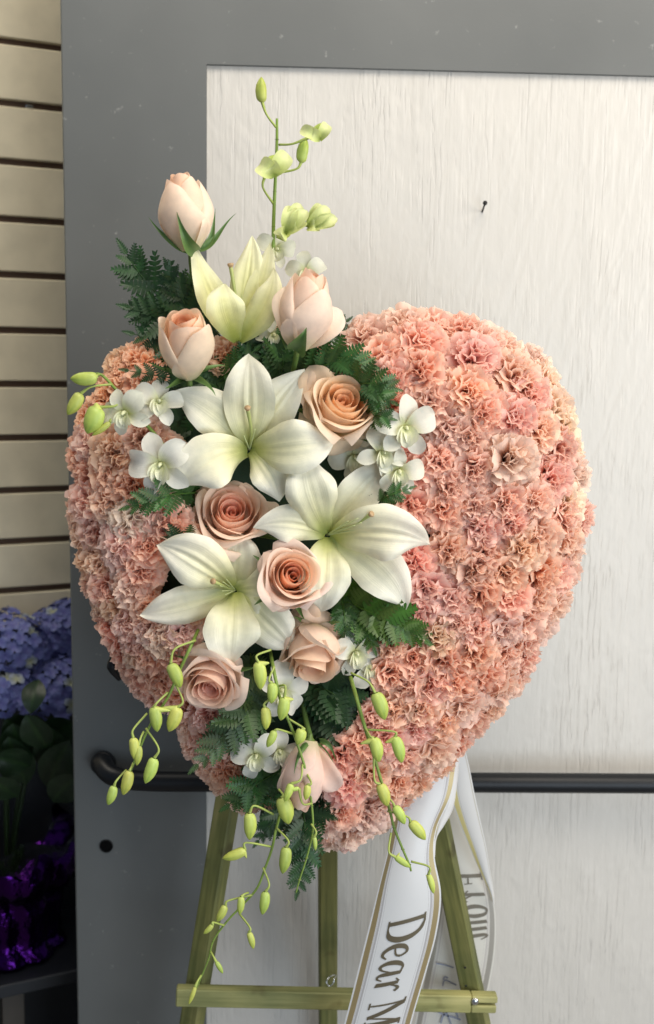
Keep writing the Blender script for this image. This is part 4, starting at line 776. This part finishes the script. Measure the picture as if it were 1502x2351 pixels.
rf=empty('ribbon',P(1010,1780,-.02),'white satin sash ribbon printed Dear in bronze, hanging in front of the easel','ribbon','sash ribbons')
fr=Rib([(935,1690,1052,1700,-.005),(912,1780,1048,1762,-.022),(905,1858,1036,1826,-.030),(892,1945,1004,1900,-.036),(870,2035,998,1965,-.040),(848,2125,1013,2052,-.042),(826,2212,1003,2142,-.042),(804,2300,978,2235,-.040),(780,2390,950,2330,-.038),(752,2500,920,2450,-.036)],.006)
fr.mesh('front_band',MR,rf)
write(fr,'Dear Mu',2094,.29,.50,59,rf,MINK,gap=0.0)
fo=Rib([(1036,1742,1056,1742,-.012),(1034,1790,1050,1800,-.020),(1022,1830,1044,1842,-.026),(1004,1872,1036,1868,-.028),(1000,1898,1020,1896,-.030),(996,1935,1003,1925,-.033),(997,1970,999,1968,-.038)],.002); fo.mesh('folded_edge',MRG,rf)
rb_=empty('ribbon',P(1070,1800,.02),'white sash ribbon folded back behind the easel leg, mirrored From showing through','ribbon','sash ribbons')
f2=Rib([(1000,1690,1060,1690,.030),(1030,1770,1076,1752,.034),(1036,1830,1090,1822,.040),(1052,1880,1104,1886,.050),(1076,1940,1116,1940,.062),(1100,1996,1126,2000,.078),(1122,2044,1134,2046,.094),(1132,2072,1136,2074,.104)],.003); f2.mesh('front_band',MRG,rb_)
f3=Rib([(1005,1800,1046,1800,.108),(1022,1868,1080,1884,.109),(1024,1950,1108,1970,.110),(1010,2040,1132,2060,.110),(998,2110,1139,2120,.110),(986,2180,1136,2190,.110),(972,2250,1124,2262,.110),(955,2340,1104,2350,.110),(935,2440,1080,2450,.110)],.002); f3.mesh('reverse_band',MRB,rb_)
write(f3,'From',1992,.85,.60,51,rb_,MINKG,True,name='lettering',gap=.02)
for st in ([(1002,2212,1.3),(1022,2216,1.3),(1042,2222,1.3)],[(1018,2250,1.4),(1022,2243,1.4),(1029,2246,1.4)],[(1017,2264,1.3),(1019,2254,1.3),(1024,2250,1.3)],[(1024,2250,1.4),(1036,2256,1.4),(1048,2262,1.4)],[(1004,2322,1.5),(1020,2330,1.5),(1042,2336,1.5),(1058,2342,1.5)],[(1012,2350,1.5),(1020,2330,1.5),(1042,2318,1.5),(1052,2336,1.5)],[(1022,2318,1.3),(1030,2336,1.3),(1036,2352,1.3)]):
    def hm(x,y): return P(x,y,.1055)
    m=M(); pen(m,st,hm); child(m,'pen_stroke',MINKB,rb_)
# ------------------------------------------------------------------ table, hydrangea in purple foil, behind the door edge
tbl=empty('table',P(60,2240,.42),'black table holding the potted hydrangea, its front edge catching light','table')
Tc=P(90,2246,.40); ztab=Tc.z
def tb(mm,s0,s1,d0,d1,z0,z1,bev=.002):
    c=Tc+wdir*((s0+s1)/2)+wn*((d0+d1)/2); box(mm,(c.x,c.y,(z0+z1)/2),wdir*((s1-s0)/2),wn*((d1-d0)/2),(0,0,(z1-z0)/2),bev)
m=M(); dk=(W0-Tc).dot(wn); tb(m,-.6,.30,0,dk-.0105,ztab-.022,ztab); child(m,'table_top',MTBL,tbl)
for s_ in (-.055,): 
    m=M(); tb(m,s_,s_+.035,.03,.06,0,ztab-.0225,.001); child(m,'leg',MTLG,tbl)
m=M(); tb(m,-.5,-.47,.03,.06,0,ztab-.0225,.001); child(m,'leg',MTLG,tbl)
m=M(); dk=(W0-Tc).dot(wn); tb(m,-.6,.30,dk-.010,dk-.002,0,PW(60,1436).z,.001); child(m,'dark_backing',MTBL,tbl)  # black sheet added to darken the background behind the hydrangea
hyd=empty('hydrangea',(Tc+wn*.12+wdir*-.03),'blue violet hydrangea in purple foil wrapped pot behind the door edge','potted hydrangea')
hc=Vector((hyd.location.x,hyd.location.y,ztab))
m=M(); V=[]; n_=64; r=np.random.default_rng(3)
prof=[(.02,0.001),(.088,.002),(.094,.012),(.080,.022),(.088,.06),(.094,.105),(.092,.118),(.104,.128),(.120,.138),(.132,.165),(.128,.190)]
for j,(rad,z) in enumerate(prof):
    for i in range(n_):
        a=i/n_*2*math.pi; wob=1+.05*math.sin(a*9+j*.6)+.04*math.sin(a*17+j*1.3)*(.5+j*.1); V.append([math.cos(a)*rad*wob,math.sin(a)*rad*wob,z+(.012*math.sin(a*7+1)+.01*math.sin(a*13) if j>8 else 0)])
V=np.array(V)+arr(hc); m.add(V,[(j*n_+i,j*n_+(i+1)%n_,(j+1)*n_+(i+1)%n_,(j+1)*n_+i) for j in range(len(prof)-1) for i in range(n_)]); child(m,'foil_wrap',MFOIL,hyd,True)
m=M(); V=[]
for j in range(6):
    for i in range(n_):
        a=i/n_*2*math.pi; rad=.110+.012*j+.008*math.sin(a*11+j)+.006*math.sin(a*23); V.append([math.cos(a)*rad,math.sin(a)*rad,.165+.016*j+.008*math.sin(a*9+j)])
V=np.array(V)+arr(hc); m.add(V,[(j*n_+i,j*n_+(i+1)%n_,(j+1)*n_+(i+1)%n_,(j+1)*n_+i) for j in range(5) for i in range(n_)]); child(m,'cellophane',MCEL,hyd,True)
MH=petal_mat('hydrangea_petal',.2,.5)
def floret_mesh(seed,yel):
    r=np.random.default_rng(seed); m=M()
    for k in range(4):
        a=k*math.pi/2+r.normal(0,.12); d=Vector((math.cos(a),math.sin(a),0)); cc=(.13,.155,.36) if not yel else (.28,.32,.42)
        blade(m,[Vector((0,0,0)),d*.4+Vector((0,0,.10)),d*.8+Vector((0,0,.16)),d*1.0+Vector((0,0,r.uniform(-.1,.15)))],.52,hint=(0,0,1),prof='round',nu=5,nv=6,cup=.2,ruf=.08,ph=k,col=lambda U,V: cmix((.40,.42,.26) if yel else (.12,.12,.34),cc,V*1.4))
    return m.mesh('floret',MH)
FL=[floret_mesh(1,False),floret_mesh(2,False),floret_mesh(3,True),floret_mesh(5,False)]
for (x,y,rp,dd) in ((22,1490,92,.02),(125,1468,74,.07),(138,1590,88,.03),(10,1600,76,-.02),(150,1430,50,.12)):
    Yh=hc.y+dd-.02; c=P(x,y,Yh); rad=rp*PX(Yh)
    m=M(); tube(m,[c-Vector((0,0,rad*.3)),(c+hc)/2+Vector((0,0,.12)),hc+Vector((0,0,.12))],[.003,.004],7,14,(.015,.03,.008,1)); st=child(m,'flower_head',MG,hyd,True)
    r=np.random.default_rng(x+5); N=84
    for k in range(N):
        zz=1-1.35*(k+.5)/N; a=k*2.39996; q=math.sqrt(1-zz*zz); d=Vector((q*math.cos(a),q*math.sin(a),zz)); 
        if d.y>.55: continue
        o=link('floret',FL[int(r.choice([0,1,3,0,2],p=[.27,.27,.2,.16,.10]))],st); s_=18*PX(Yh)*r.uniform(.9,1.2)
        pz=(d+Vector(r.normal(0,.2,3))).normalized(); Mx=axis_matrix(c-hyd.location+d*rad*r.uniform(.86,1.02),pz,r.uniform(0,6)); o.matrix_basis=Mx@Matrix.Scale(s_,4)
for k,(x0,y0,x1,y1,W) in enumerate(((70,1690,10,1650,46),(110,1700,175,1660,44),(60,1760,30,1660,52),(130,1780,120,1670,50),(60,1800,20,1690,48),(110,1810,160,1700,46),(70,1760,-10,1740,44),(110,1720,60,1640,40),(90,1560,70,1640,30),(120,1840,180,1780,40),(40,1830,-20,1790,40))):
    Yh=hc.y-.05-.01*k; m=M(); a_=P(x0,y0,Yh); b_=P(x1,y1,Yh-.03); blade(m,[a_,a_*.65+b_*.35+Vector((0,-.012,.006)),a_*.3+b_*.7+Vector((0,-.012,.006)),b_],W*PX(Yh),prof='leaf',nu=9,nv=12,cup=.15,keel=.08,ruf=.03,col=lambda U,V: cmix((1.6,1.6,1.2),(1,1,1),np.abs(U)*6))
    o=child(m,'leaf',MF,hyd,True); o.color=(.010,.026,.010,1)
